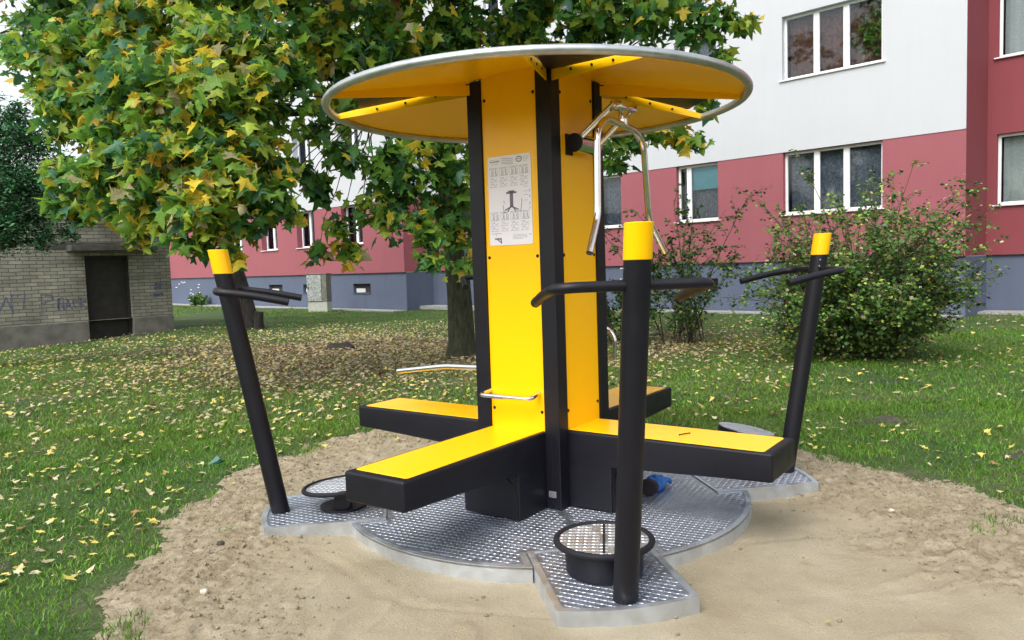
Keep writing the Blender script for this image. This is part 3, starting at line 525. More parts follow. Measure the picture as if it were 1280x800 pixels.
mb.add([(15.1, 0, 1.21), (15.1, 1.07, 1.21), (15.1, 1.07, 3.5), (15.1, 0, 3.5)], [(0, 1, 2, 3)]); mb.add([(XE, -6, 1.21), (XE, 1.07, 1.21), (XE, 1.07, 3.5), (XE, -6, 3.5)], [(0, 1, 2, 3)]); mb.build('red_wall', M['red'], B)
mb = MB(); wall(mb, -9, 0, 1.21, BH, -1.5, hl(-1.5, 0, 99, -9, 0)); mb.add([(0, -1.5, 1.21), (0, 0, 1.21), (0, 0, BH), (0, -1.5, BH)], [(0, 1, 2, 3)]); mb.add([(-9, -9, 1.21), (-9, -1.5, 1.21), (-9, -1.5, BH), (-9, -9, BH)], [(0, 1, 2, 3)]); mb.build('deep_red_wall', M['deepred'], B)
mb = MB(); wall(mb, 0.004, 15.1, 3.50, BH, 0.012, hl(0., 3.6, 99, 0, 15.1)); wall(mb, 15.1, XE, 3.50, BH, 1.082, hl(1.07, 3.6, 99, 15.1, XE))
mb.add([(15.1, 0, 3.5), (15.1, 1.082, 3.5), (15.1, 1.082, BH), (15.1, 0, BH)], [(0, 1, 2, 3)]); mb.add([(XE, -6, 3.5), (XE, 1.08, 3.5), (XE, 1.08, BH), (XE, -6, BH)], [(0, 1, 2, 3)])
mb.box(.004, 15.1, 0, .012, 3.492, 3.5); mb.box(15.1, XE, 1.07, 1.082, 3.492, 3.5); mb.box(0.0, .03, 0.0, .02, 3.5, BH); mb.build('white_wall', M['white'], B)
cell = [(.8, 1.3), (5., 5.6), (8.2, 9.1), (17.0, 17.99), (20.6, 21.2), (22.7, 23.73), (27.0, 27.9), (-1.65, -.72), (-4.6, -3.8)]
mb = MB(); hz = lambda y, f: [(a, b_, .56, .86, .16) for a, b_ in cell if f(a)]
wall(mb, 0, 15.1, -.3, 1.20, -.05, hz(0, lambda a: 0 < a < 15)); wall(mb, 15.1, XE, -.3, 1.20, 1.02, hz(0, lambda a: a > 15)); wall(mb, -9, .0, -.3, 1.20, -1.55, hz(0, lambda a: a < 0))
for x, y0, y1 in ((15.1, -.05, 1.02), (XE, -6, 1.02), (0, -1.55, -.05), (-9, -9, -1.55)): mb.add([(x, y0, -.3), (x, y1, -.3), (x, y1, 1.2), (x, y0, 1.2)], [(0, 1, 2, 3)])
mb.build('plinth_wall', M['plinth'], B)
mb = MB(); mb.box(0, 15.1, -.05, .0, 1.2, 1.21); mb.box(15.1, XE, 1.02, 1.07, 1.2, 1.21); mb.box(-9, 0, -1.55, -1.5, 1.2, 1.21); mb.build('drip_edge', M['darkdoor'], B)
mb = MB(); mb.box(-9, XE, -9, -1.6, BH, BH + .1); mb.box(0.0, XE, -1.6, -.0, BH, BH + .1); mb.box(15.1, XE, -.0, 1.2, BH, BH + .1); mb.build('roof', M['concrete'], B)
for (a, b_) in cell:
    y = 1.02 if a > 15 else (-.05 if a > 0 else -1.55); mb = MB(); mb.box(a, b_, y - .158, y - .13, .56, .86); o = mb.build('basement_window', M['room'], B)
    mb = MB(); mb.box(a + (b_ - a) * .45, b_ - .03, y - .128, y - .10, .57, .70); mb.build('pane', M['sillmetal'], o); mb = MB(); mb.box(a - .03, b_ + .03, y - .12, y + .03, .535, .56); mb.build('sill', M['plinth'], o)
for (a, b_, c, d, y, rv, mul, st) in wins:
    yy = y - rv; fwid = .055; mb = MB(); mb.box(a, b_, yy - .03, yy + .03, c, c + fwid); mb.box(a, b_, yy - .03, yy + .03, d - fwid, d); mb.box(a, a + fwid, yy - .03, yy + .03, c + fwid, d - fwid); mb.box(b_ - fwid, b_, yy - .03, yy + .03, c + fwid, d - fwid)
    ed = [a + fwid]
    for t in mul:
        if t > .9: continue
        xm = a + (b_ - a) * t; mb.box(xm - .06, xm + .06, yy - .03, yy + .034, c + fwid, d - fwid); ed += [xm - .06, xm + .06]
    ed.append(b_ - fwid); fr_ = mb.build('window_frame', M['white_pvc'], B, bevel=.006, bseg=1)
    for i in range(0, len(ed), 2): g = MB(); g.box(ed[i], ed[i + 1], yy - .004, yy + .004, c + fwid, d - fwid); g.build('pane', M['glass'], fr_)
    s = MB(); s.box(a - .06, b_ + .06, yy + .031, y + .05, c - .03, c - .004); s.build('sill', M['sillmetal'], fr_, bevel=.004, bseg=1)
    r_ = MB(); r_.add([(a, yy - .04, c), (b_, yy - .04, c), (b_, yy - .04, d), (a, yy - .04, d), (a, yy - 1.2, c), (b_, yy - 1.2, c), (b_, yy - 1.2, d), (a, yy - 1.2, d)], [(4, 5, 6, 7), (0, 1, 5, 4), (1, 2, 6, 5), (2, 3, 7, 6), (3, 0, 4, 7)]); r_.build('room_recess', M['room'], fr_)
    segs = dict(brown=[(0, 1)], lace=[(0, 1)], net=[(0, 1)], blind=[(0, 1)])[st]; cm = dict(brown='curtain_brown', lace='curtain_lace', net='curtain_grey', blind='curtain_lace')[st]
    cu = MB(); n_ = 60; amp = .03 if st == 'brown' else .012; vs = []
    for i in range(n_ + 1): x = a + .06 + (b_ - a - .12) * i / n_; yv = yy - .16 + amp * sin(i * 1.3) + amp * .5 * sin(i * .37); vs += [(x, yv, c + .06), (x, yv, d - .05)]
    cu.add(vs, [(2 * i, 2 * i + 2, 2 * i + 3, 2 * i + 1) for i in range(n_)]); cu.build('curtain', M[cm], fr_, smooth=80)
    if st == 'blind': bl = MB(); bl.box(a + .06, a + (b_ - a) * .7, yy - .07, yy - .06, c + (d - c) * .56, d - .06); bl.build('roller_blind', M['blind'], fr_)
    if st == 'brown':
        P = np.array([(a + (b_ - a) * .12 + rng.normal(0, .16), yy - .09 + rng.normal(0, .015), c + .75 + rng.normal(0, .25)) for _ in range(360)]); V, Fc = scatter(SV, SF, P, frames(360, .5, .7), rng.uniform(.06, .14, 360), .3)
        np_mesh('houseplant', V, Fc, M['smallleaf'], fr_, col=np.repeat(pick(dict(mid=3, lime=2, green=2), 360), 4, 0))
mb = MB(); mb.box(.02, 15.08, -.02, .55, .02, .13); mb.box(15.1, XE, 1.05, 1.6, -.05, .03); mb.box(-9, .02, -1.5, -.9, .02, .13)
gs = mb.build('gravel_strip', M['gravel']); gs.location = B.location; gs.rotation_euler = B.rotation_euler; tag(gs, 'pale gravel strip along the foot of the apartment block', 'gravel', kind='stuff')

# ------------------------------------------------------------------ brick shed (local x runs towards the photographer's left, y towards the lawn)
SH = tag(empty('brick_shed', (-8.258, 18.6, 0), radians(225.68)), 'old pale brick shed with a dark steel door and blue graffiti', 'shed')
def quadwall(mb, x0, x1, z0, z1, y): mb.add([(x0, y, z0), (x1, y, z0), (x1, y, z1), (x0, y, z1)], [(0, 1, 2, 3)])
mb = MB(); wall(mb, 0, 7.5, .36, 3.15, 0, [(.93, 1.89, .3601, 1.83, .22)]); mb.add([(0, -4, .36), (0, 0, .36), (0, 0, 3.15), (0, -4, 3.15)], [(0, 1, 2, 3)]); mb.add([(7.5, -4, .36), (7.5, 0, .36), (7.5, 0, 3.15), (7.5, -4, 3.15)], [(0, 1, 2, 3)]); mb.build('brick_wall', M['brick'], SH)
mb = MB(); mb.box(-.0, .93, -4, .035, -.6, .36); mb.box(1.89, 7.5, -4, .035, -.6, .36); mb.box(.93, 1.89, -.6, .12, -.6, -.10); mb.build('concrete_plinth', M['concrete'], SH, bevel=.01, bseg=1)
mb = MB(); mb.box(.42, 2.25, -.01, .40, 1.93, 2.06); mb.box(2.0, 2.85, -.002, .02, 1.98, 2.13); mb.box(.42, 2.2, -.002, .05, 2.06, 2.13); mb.build('door_canopy', M['darkcon'], SH, bevel=.012)
mb = MB(); mb.box(-.12, 7.6, -4.1, .14, 3.15, 3.3); mb.build('roof', M['concrete'], SH, bevel=.01)
mb = MB(); mb.box(.93, 1.89, -.22, -.17, -.1, 1.83); d_ = mb.build('door', M['darkdoor'], SH)
mb = MB(); mb.box(.93, .98, -.17, -.10, -.1, 1.83); mb.box(1.84, 1.89, -.17, -.10, -.1, 1.83); mb.box(.98, 1.84, -.17, -.10, 1.77, 1.83); mb.build('door_frame', M['darkdoor'], d_)
mb = MB(); mb.box(1.0, 1.82, -.168, -.155, .12, .17); mb.build('door_brace', M['darkdoor'], d_); mb = MB(); mb.box(1.0, 1.82, -.168, -.155, .95, 1.0); mb.build('door_brace', M['darkdoor'], d_)
pos = lambda u_, v_, s_=.42, x0=2.9, z0=.62: (x0 - u_ * s_, .006, z0 + v_ * s_)
def stroke(pts, r=.016, **k):
    gf = MB()
    pp = [pos(*p, **k) for p in pts]
    for p, q in zip(pp[:-1], pp[1:]):
        d = Vector(q) - Vector(p); nrm = Vector((-d.z, 0, d.x)).normalized() * r; e = d.normalized() * r * .7; A, Bq = Vector(p) - e, Vector(q) + e; gf.add([A - nrm, Bq - nrm, Bq + nrm, A + nrm], [(0, 1, 2, 3)])
    gf.build('graffiti', M['graffiti'], SH)
for st in ([(.0, 0), (0, 1)], [(0, 1), (.5, .95), (.55, .7), (.0, .55)], [(.75, .2), (.8, .75), (1., .8)]): stroke(st, .012, x0=2.80, z0=.58)
for st in ([(0, 0), (0, .75), (.35, 0), (.35, .75)], [(.5, 0), (.65, .7), (.85, 0)], [(.57, .25), (.78, .25)], [(1.35, .65), (1.1, .7), (1., .4), (1.1, .05), (1.35, .1)], [(1.5, 0), (1.5, .75)], [(1.85, .7), (1.5, .35), (1.9, 0)]): stroke(st, .014, x0=2.48, z0=.66, s_=.30)
for st in ([(0, 0), (.35, 0)], [(0, .06), (.35, .06)], [(.05, .3), (.12, .5), (.2, .3)], [(.25, .3), (.3, .55)]): stroke(st, .03, x0=.42, z0=.86, s_=.55)
for st in ([(0, 0), (0, .8), (.3, .8)], [(.4, .2), (.5, .8)], [(-.5, .1), (-.2, .7), (0, .1)], [(-.9, .3), (-.6, .35)]): stroke(st, .014, x0=3.35, z0=.62, s_=.5)


# ------------------------------------------------------------------ utility cabinet
UC = tag(empty('utility_cabinet', (-6.2, 24.7, 0), radians(-14)), 'grey utility cabinet on a pale concrete base by the blue wall', 'cabinet')
mb = MB(); mb.box(-.34, .34, -.16, .16, -.2, .34); mb.build('concrete_base', M['palecon'], UC, bevel=.012)
mb = MB(); mb.box(-.345, .345, -.17, .17, .34, 1.22); mb.box(-.36, .36, -.185, .185, 1.22, 1.25); mb.build('cabinet_body', M['cabinet_side'], UC, bevel=.008)
mb = MB(); mb.box(-.33, .165, -.188, -.171, .36, 1.2); o = mb.build('cabinet_door', M['cabinet_door'], UC, bevel=.006); mb = MB(); mb.box(-.30, -.27, -.205, -.189, .74, .82); mb.build('handle', M['darkdoor'], o)

# ------------------------------------------------------------------ the outdoor gym station (local x along the right hand bench)
G = tag(empty('outdoor_gym_station', (.1612, 4.1382, 0), -.6267), 'yellow and black outdoor gym tower with round canopy, four benches and four leaning handle poles', 'gym equipment')
HW, SEAT, PL = .26, .452, .058
def part4(o, sub=True, ks=(1, 2, 3)):
    for k in ks:
        c = copy_tree(o, G); c.rotation_euler = (0, 0, o.rotation_euler.z + k * pi / 2)
def rotk(o, k): o.rotation_euler = (0, 0, k * pi / 2); return o
# corner posts
mb = MB(); mb.box(.172, HW, .172, HW, PL, 2.262); o = mb.build('corner_post', M['black'], G, bevel=.004)
mb = MB(); mb.box(HW + .0005, HW + .002, .212, .214, PL, SEAT - .02); mb.build('seam', M['rubber'], o); part4(o)
# side panels with their bolts
for k in range(4):
    mb = MB(); mb.box(HW - .022, HW - .012, -.1715, .1715, SEAT - .01, 2.283); o = rotk(mb.build('side_panel', M['yellow'], G, bevel=.002, bseg=1), k)
    for z in (.55, 1.345, 2.155):
        for s in (-1, 1): b_ = MB(); b_.lathe([(.0085, 0), (.0085, .002), (.006, .005), (.001, .006)], 14, Matrix.Translation((HW - .012, s * .152, z)) @ Matrix.Rotation(pi / 2, 4, 'Y')); b_.build('bolt', M['rubber'], o, smooth=40)
# benches
for k in range(4):
    L0, L1, W_ = HW - .03, 1.29, .1735; n_ = 14
    prof = [(L0, .255)] + [(L0 + (L1 - L0) * t / n_, .255 + .067 * (t / n_) ** .6) for t in range(1, n_ + 1)]
    mb = MB(); top = [(L1, SEAT), (L0, SEAT)]; poly = prof + top; q = len(poly)
    mb.add([(x, -W_, z) for x, z in poly] + [(x, W_, z) for x, z in poly], [tuple(range(q)), tuple(range(q, 2 * q))[::-1]] + [(i, (i + 1) % q, q + (i + 1) % q, q + i) for i in range(q)])
    o = rotk(mb.build('bench', M['black'], G, smooth=40, bevel=.013, bseg=3), k)
    mb = MB(); e = L1 - .042; y = W_ - .020; mb.prism([(L0, -y), (e - .012, -y), (e, -y + .012), (e, y - .012), (e - .012, y), (L0, y)], SEAT - .012, SEAT + .002); mb.build('seat_board', M['yellow'], o, bevel=.0015, bseg=1)
    mb = MB(); mb.box(L0, .500, -.173, .173, PL + .002, .312); mb.build('support_box', M['black'], o, bevel=.006)
    mb = MB(); arch = [(-.165, PL + .004)] + [(-.165 * cos(pi * t / 20), .145 + .15 * sin(pi * t / 20)) for t in range(21)] + [(.165, PL + .004)]; q = len(arch)
    mb.add([(.5003, y_, z) for y_, z in arch] + [(.504, y_, z) for y_, z in arch], [tuple(range(q)), tuple(range(q, 2 * q))[::-1]] + [(i, (i + 1) % q, q + (i + 1) % q, q + i) for i in range(q)]); mb.build('arched_cover', M['black'], o, bevel=.0015, bseg=1)
    if k == 0: mb = MB(); mb.tube(fillet([(.80, -.03, SEAT + .002), (.80, -.03, SEAT + .006), (.83, .03, SEAT + .006), (.83, .03, SEAT + .002)], .004, 3), .0025, 6); mb.build('catch', M['rubber'], o, smooth=60)
mb = MB(); mb.box(-.17, .17, -.17, .17, PL, SEAT); mb.build('core_box', M['black'], G)
# canopy
def zc(r): return 2.318 - .168 * r / 1.08
for k in range(4):
    nr, na = 10, 16; vs = []; fs = []; phi = radians(31); inn = .236
    for i in range(nr + 1):
        v_ = i / nr
        for j in range(na + 1):
            u_ = -1 + 2 * j / na; a_ = phi * u_; xi, yi = inn, inn * u_ * .97; xo, yo = 1.085 * cos(a_), 1.085 * sin(a_); x, y = xi * (1 - v_) + xo * v_, yi * (1 - v_) + yo * v_; vs.append((x, y, zc(hypot(x, y))))
    nv = len(vs); vs2 = vs + [(x, y, z + .004) for x, y, z in vs]; g = lambda i, j, o_=0: o_ + i * (na + 1) + j
    for i in range(nr):
        for j in range(na): fs += [(g(i, j), g(i, j + 1), g(i + 1, j + 1), g(i + 1, j)), (g(i, j, nv), g(i + 1, j, nv), g(i + 1, j + 1, nv), g(i, j + 1, nv))]
    for i in range(nr): fs += [(g(i, 0), g(i + 1, 0), g(i + 1, 0, nv), g(i, 0, nv)), (g(i, na), g(i, na, nv), g(i + 1, na, nv), g(i + 1, na))]
    for j in range(na): fs += [(g(nr, j), g(nr, j + 1), g(nr, j + 1, nv), g(nr, j, nv)), (g(0, j), g(0, j, nv), g(0, j + 1, nv), g(0, j + 1))]
    mb = MB(); mb.add(vs2, fs); o = rotk(mb.build('canopy_panel', M['yellow'], G, smooth=30), k)
    for s, j in ((-1, 0), (1, na)):
        a = Vector(vs[g(0, j)]); e = Vector(vs[g(nr, j)]); a = a.lerp(e, .03); e = e - (e - a).normalized() * .015; d = (e - a); nrm = Vector((-d.y, d.x, 0)).normalized() * .003; mb = MB()
        h0, h1 = .068, .026; dd = d.normalized()
        mb.add([a - nrm, a + nrm, e + nrm, e - nrm, a - nrm - Vector((0, 0, h0)), a + nrm - Vector((0, 0, h0)), e + nrm - Vector((0, 0, h1)), e - nrm - Vector((0, 0, h1))], [(0, 3, 2, 1), (4, 5, 6, 7), (0, 4, 7, 3), (1, 2, 6, 5), (0, 1, 5, 4), (3, 7, 6, 2)])
        mb.build('flange', M['yellow'], o)
        for t in (.25, .48, .70):
            c = a.lerp(e, t) - Vector((0, 0, (h0 + (h1 - h0) * t) * .5)); ax = Vector((nrm.x, nrm.y, 0)).normalized() * -s; b_ = MB(); b_.tube([c - ax * .003, c - ax * .009], .0065, 10); b_.build('bolt', M['rubber'], o, smooth=40)
mb = MB(); mb.tube([(1.088 * cos(t * 2 * pi / 120), 1.088 * sin(t * 2 * pi / 120), 2.138) for t in range(120)], .0205, 14, closed=True); mb.build('canopy_rim', M['rimtube'], G, smooth=60)
for k in range(4):
    mb = MB(); c45 = sqrt(.5); r0, r1 = .33, .93
    for (ra, rb_, wa, wb_) in ((r0, r1, .012, .178),):
        P = [(ra * c45 + wa * c45, ra * c45 - wa * c45), (rb_ * c45 + wb_ * c45, rb_ * c45 - wb_ * c45), (rb_ * c45 - wb_ * c45, rb_ * c45 + wb_ * c45), (ra * c45 - wa * c45, ra * c45 + wa * c45)]
        mb.prism(P, [zc(ra) - .016, zc(rb_) - .010, zc(rb_) - .010, zc(ra) - .016], [zc(ra) - .010, zc(rb_) - .004, zc(rb_) - .004, zc(ra) - .010])
    rotk(mb.build('canopy_arm', M['black'], G), k)
CAPZ = 2.366
mb = MB(); mb.box(-.245, .245, -.245, .245, 2.288, CAPZ - .02); mb.box(-.26, .26, -.26, .26, CAPZ - .019, CAPZ); mb.build('top_cap', M['black'], G)
# chequer plate ridges
def ridges(mb, inside, box_, z, rot=0., pitch=.046, L=.0168, W=.0042, H=.0021):
    x0, x1, y0, y1 = box_; n0 = int((max(abs(x0), abs(x1), abs(y0), abs(y1)) * 1.5) / pitch) + 2; c, s = cos(rot), sin(rot)
    for i in range(-n0, n0):
        for j in range(-n0, n0):
            for q, (ox, oy, an) in enumerate(((0, 0, pi / 4), (.5, .5, pi / 4), (.5, 0, -pi / 4), (0, .5, -pi / 4))):
                u_, v_ = (i + ox) * pitch, (j + oy) * pitch; x, y = u_ * c - v_ * s, u_ * s + v_ * c
                if not (x0 < x < x1 and y0 < y < y1) or not inside(x, y): continue
                a = an + rot; dx, dy = cos(a), sin(a)
                mb.add([(x - dx * L, y - dy * L, z), (x - dy * W, y + dx * W, z), (x + dx * L, y + dy * L, z), (x + dy * W, y - dx * W, z), (x - dx * L * .5, y - dy * L * .5, z + H), (x + dx * L * .5, y + dy * L * .5, z + H)],
                       [(0, 4, 1), (1, 4, 5, 2), (2, 5, 3), (3, 5, 4, 0)])
RD, TI, TO, TW = 1.079, .874, 1.463, .2712; W0 = TW + .006; c45 = sqrt(.5)
# deck plates: built between the tile axes (frame E: x,y along the tile axes, rotated 45 deg from the benches)
arc = [(RD * cos(a), RD * sin(a)) for a in np.linspace(math.asin(W0 / RD), pi / 2 - math.asin(W0 / RD), 26)]
for k in range(4):
    mb = MB(); deck = [(.03, .0015), (TI - .004, .0015), (TI - .004, W0)] + arc + [(W0, TI - .004), (.0015, TI - .004), (.0015, .03)]
    mb.prism(deck, PL - .012, PL - .0035)
    def ins(x, y): return x > .02 and y > .02 and hypot(x, y) < RD - .045 and hypot(x, y) > .28 and not (x > TI - .03 and y < W0 + .035) and not (y > TI - .03 and x < W0 + .035)
    ridges(mb, ins, (0, RD, 0, RD), PL - .0035, radians(8)); o = mb.build('deck_plate', M['checker'], G); o.rotation_euler = (0, 0, pi / 4 + k * pi / 2)
    fr_ = MB(); lip = .026
    outer = [(TI - .004, W0)] + arc + [(W0, TI - .004)]; inner = [(TI - .004, W0 + lip)] + [(x * (RD - lip) / RD, y * (RD - lip) / RD) for x, y in arc] + [(W0 + lip, TI - .004)]
    inner[1] = (sqrt((RD - lip) ** 2 - (W0 + lip) ** 2), W0 + lip); inner[-2] = (inner[1][1], inner[1][0]); q = len(outer)
    vs = [(x, y, 0 + z) for z in (-.03, PL) for x, y in outer] + [(x, y, z) for z in (PL - .02, PL) for x, y in inner]
    fs = [(i, i + 1, q + i + 1, q + i) for i in range(q - 1)] + [(q + i, q + i + 1, 3 * q + i + 1, 3 * q + i) for i in range(q - 1)] + [(2 * q + i, 3 * q + i, 3 * q + i + 1, 2 * q + i + 1) for i in range(q - 1)]
    fr_.add(vs, fs); fr_.build('edge_frame', M['galv'], o)
# tiles: frame with x outward
to_arc = [(hypot(TO, 0) + .045 * (1 - (y / TW) ** 2), y) for y in np.linspace(-TW, TW, 15)]
tile_roots = []
for k in range(4):
    mb = MB(); mb.prism([(TI, -TW + .002)] + [(x - .003, y * .99) for x, y in to_arc] + [(TI, TW - .002)], PL - .010, PL - .0015)
    ridges(mb, lambda x, y: abs(y) < TW - .035 and x > TI + .03 and x < TO + .045 * (1 - (y / TW) ** 2) - .035, (TI, TO + .05, -TW, TW), PL - .0015, radians(8)); o = mb.build('foot_plate', M['checker'], G); o.rotation_euler = (0, 0, pi / 4 + k * pi / 2)
    fr_ = MB(); outer = [(TI, -TW)] + to_arc + [(TI, TW)]; lip = .027; inner = [(TI + lip * .5, -TW + lip)] + [(x - lip, max(-TW + lip, min(TW - lip, y))) for x, y in to_arc] + [(TI + lip * .5, TW - lip)]; q = len(outer)
    vs = [(x, y, -.03) for x, y in outer] + [(x, y, PL + .004) for x, y in outer] + [(x, y, PL - .012) for x, y in inner] + [(x, y, PL + .004) for x, y in inner]
    fs = [(i, (i + 1) % q, q + (i + 1) % q, q + i) for i in range(q)] + [(q + i, q + (i + 1) % q, 3 * q + (i + 1) % q, 3 * q + i) for i in range(q)] + [(2 * q + i, 3 * q + i, 3 * q + (i + 1) % q, 2 * q + (i + 1) % q) for i in range(q)]
    fr_.add(vs, fs); fr_.build('edge_frame', M['galv'], o)
# poles
PB, PT, ZT, PR = 1.4205, 1.6585, 1.4275, .0468
def rr_(z): return PB + (PT - PB) * (z - PL) / (ZT - PL)
def shear(mb, z0, z1, r, seg=32):
    vs = [(rr_(z) + r * cos(2 * pi * j / seg), r * sin(2 * pi * j / seg), z) for z in (z0, z1) for j in range(seg)]
    mb.add(vs, [(j, (j + 1) % seg, seg + (j + 1) % seg, seg + j) for j in range(seg)] + [tuple(range(seg))[::-1], tuple(range(seg, 2 * seg))])
for k, zr in ((0, 0), (1, 0), (2, 0), (3, 0)):
    mb = MB(); shear(mb, PL, ZT - .122, PR); o = mb.build('handle_pole', M['black'], G, smooth=40); o.rotation_euler = (0, 0, pi / 4 + k * pi / 2)
    mb = MB(); shear(mb, ZT - .122, ZT, PR + .002); mb.build('pole_cap', M['yellow'], o, smooth=40, bevel=.002, bseg=1)
    path = fillet([(1.29, -.28, 1.160), (1.47, -.278, 1.20), (1.635, -.272, 1.222), (1.625, -.1, 1.222), (1.625, .1, 1.222), (1.635, .272, 1.222), (1.47, .278, 1.20), (1.29, .28, 1.160)], .09, 7)
    mb = MB(); mb.tube(path, .0186, 14); mb.build('handlebar', M['black'], o, smooth=50)
    mb = MB()
    for z in (ZT - .15, ZT - .185): mb.tube([(rr_(z) - .02, -.052, z), (rr_(z) - .02, -.045, z)], .004, 8)
    mb.build('bolt', M['galv'], o)
# foot discs
def topdisc(mb, R_, z, rot, slot=False):
    mb.lathe([(R_, z - .006), (R_, z)], 48)
    ridges(mb, lambda x, y: hypot(x, y) < R_ - .012 and not (slot and abs(y) < .010), (-R_, R_, -R_, R_), z, rot)
# 3: near station, twisting drum
q3 = pi / 4 + 3 * pi / 2
e = empty('twist_disc_mount', (1.145 * cos(q3), 1.145 * sin(q3), 0), q3, G)
bpy.data.objects.remove(e)
def placed(mb, name, m_, k, r, parent=None, tilt=None, z=0, **kw):
    o = mb.build(name, m_, parent or G, **kw)
    if parent is None:
        a = pi / 4 + k * pi / 2; o.location = (r * cos(a), r * sin(a), z); o.rotation_euler = (tilt[0], tilt[1], a) if tilt else (0, 0, a)
    return o
mb = MB(); mb.lathe([(.150, PL), (.155, PL + .01), (.160, .160), (.188, .168), (.188, .178), (.176, .184)], 48); o = placed(mb, 'twist_drum', M['black'], 3, 1.145, smooth=35)
mb = MB(); topdisc(mb, .184, .190, .5, True); mb.build('drum_plate', M['treadplate'], o)
mb = MB(); mb.tube([(.191 * cos(t * pi / 40), .191 * sin(t * pi / 40), .186) for t in range(80)], .0135, 12, closed=True); mb.build('rubber_ring', M['rubber'], o, smooth=60)
mb = MB(); mb.box(-.16, .16, -.0045, .0045, .19, .196); s_ = mb.build('slot_bar', M['rubber'], o); s_.rotation_euler = (0, 0, -.28)
# 2 and 1: balance discs on a low pivot
for k in (2, 1):
    mb = MB(); mb.box(-.035, .035, -.09, .09, PL, PL + .045); mb.tube([(0, -.1, PL + .05), (0, .1, PL + .05)], .045, 18); mb.lathe([(.12, PL), (.12, PL + .012)], 24); o = placed(mb, 'pivot_block', M['black'], k, 1.10, smooth=40)
    t_ = Matrix.Rotation(.06, 4, 'Y') @ Matrix.Rotation(.05, 4, 'X'); mb = MB(); topdisc(mb, .19, 0, .3); mb.v = [tuple(t_ @ Vector(v) + Vector((0, 0, .175))) for v in mb.v]; mb.build('balance_disc', M['treadplate'], o)
    mb = MB(); mb.tube([t_ @ Vector((.198 * cos(t * pi / 40), .198 * sin(t * pi / 40), -.003)) + Vector((0, 0, .175)) for t in range(80)], .012, 12, closed=True); mb.build('rubber_ring', M['rubber'], o, smooth=60)
    mb = MB(); mb.lathe([(.02, PL + .06), (.02, .168)], 16); mb.build('pivot_pin', M['black'], o)
# 0: step drum with slanting top on the right station
mb = MB(); mb.lathe([(.05, PL), (.05, .20)], 24); mb.lathe([(.10, PL), (.10, PL + .012)], 24); seg = 48; R_ = .158
def ztop(x, y): return .335 - .20 * (x * cos(-.1) + y * sin(-.1)) - .02
vs = [(R_ * cos(2 * pi * j / seg), R_ * sin(2 * pi * j / seg), zz) for zz in (0, 1) for j in range(seg)]
vs = [(x, y, (ztop(x, y) - .10 if zz == 0 else ztop(x, y))) for x, y, zz in vs]; mb.add(vs, [(j, (j + 1) % seg, seg + (j + 1) % seg, seg + j) for j in range(seg)] + [tuple(range(seg))[::-1], tuple(range(seg, 2 * seg))]); o = placed(mb, 'step_drum', M['black'], 0, 1.18, smooth=35)
mb = MB(); topdisc(mb, R_ - .006, 0, .9); mb.v = [(x, y, z + .008 + ztop(x, y)) for x, y, z in mb.v]; mb.build('step_plate', M['treadplate'], o)
# pull-down handle on the right-front panel
mb = MB(); mb.tube([(.30, -.105, 1.905), (.30, .10, 1.905)], .046, 24); hinge = mb.build('pull_down_hinge', M['chrome'], G, smooth=40)
mb = MB(); mb.tube([(.30, -.112, 1.905), (.30, -.105, 1.905)], .047, 24); mb.box(.242, .256, -.112, -.05, 1.85, 1.955); mb.build('hinge_cap', M['black'], hinge, smooth=40)
mb = MB(); mb.tube([(.315, -.085, 1.925), (.52, -.085, 2.07)], .0165, 12); mb.tube([(.315, .085, 1.90), (.52, .085, 2.06)], .0165, 12); mb.build('swing_arm', M['chrome'], hinge, smooth=40)
mb = MB(); mb.box(.49, .555, -.082, .082, 2.045, 2.085); mb.tube([(.525, -.02, 2.05), (.53, -.02, 1.965)], .022, 14); mb.build('arm_yoke', M['chrome'], hinge, smooth=40, bevel=.004)
path = fillet([(.56, -.435, 1.345), (.53, -.297, 1.52), (.53, -.285, 1.915), (.53, -.20, 1.985), (.53, .10, 1.962), (.53, .20, 1.90), (.53, .245, 1.52), (.56, .37, 1.345)], .055, 8)
mb = MB(); mb.tube(path, .0165, 14); mb.build('pull_bar', M['chrome'], hinge, smooth=50)
# grab handle on the front-left panel, push bar above the left bench, hook handle at the back
mb = MB(); mb.tube(fillet([(-.175, -.25, .640), (-.185, -.335, .628), (.14, -.335, .628), (.135, -.25, .645)], .055, 8), .0125, 12); mb.build('grab_handle', M['chrome'], G, smooth=50)
mb = MB(); mb.tube(fillet([(-.25, -.10, .735), (-.62, -.10, .728), (-.98, -.12, .682)], .06, 5), .0165, 14, caps=True); mb.build('push_bar', M['chrome'], G, smooth=50)
mb = MB(); mb.tube(fillet([(.10, .25, .935), (.17, .40, .935), (.232, .40, .88), (.225, .40, .75)], .05, 6), .0125, 12); mb.build('hook_handle', M['chrome'], G, smooth=50)
# number plate on the front corner post
mb = MB(); mb.box(.188, .232, -.2625, -.2603, .118, .150); o = mb.build('number_plate', M['galv'], G); mb = MB()
for r in range(4): mb.box(.193, .226 - .004 * (r % 2), -.2634, -.2626, .124 + r * .006, .1262 + r * .006)
mb.build('engraving', M['signgrey'], o)
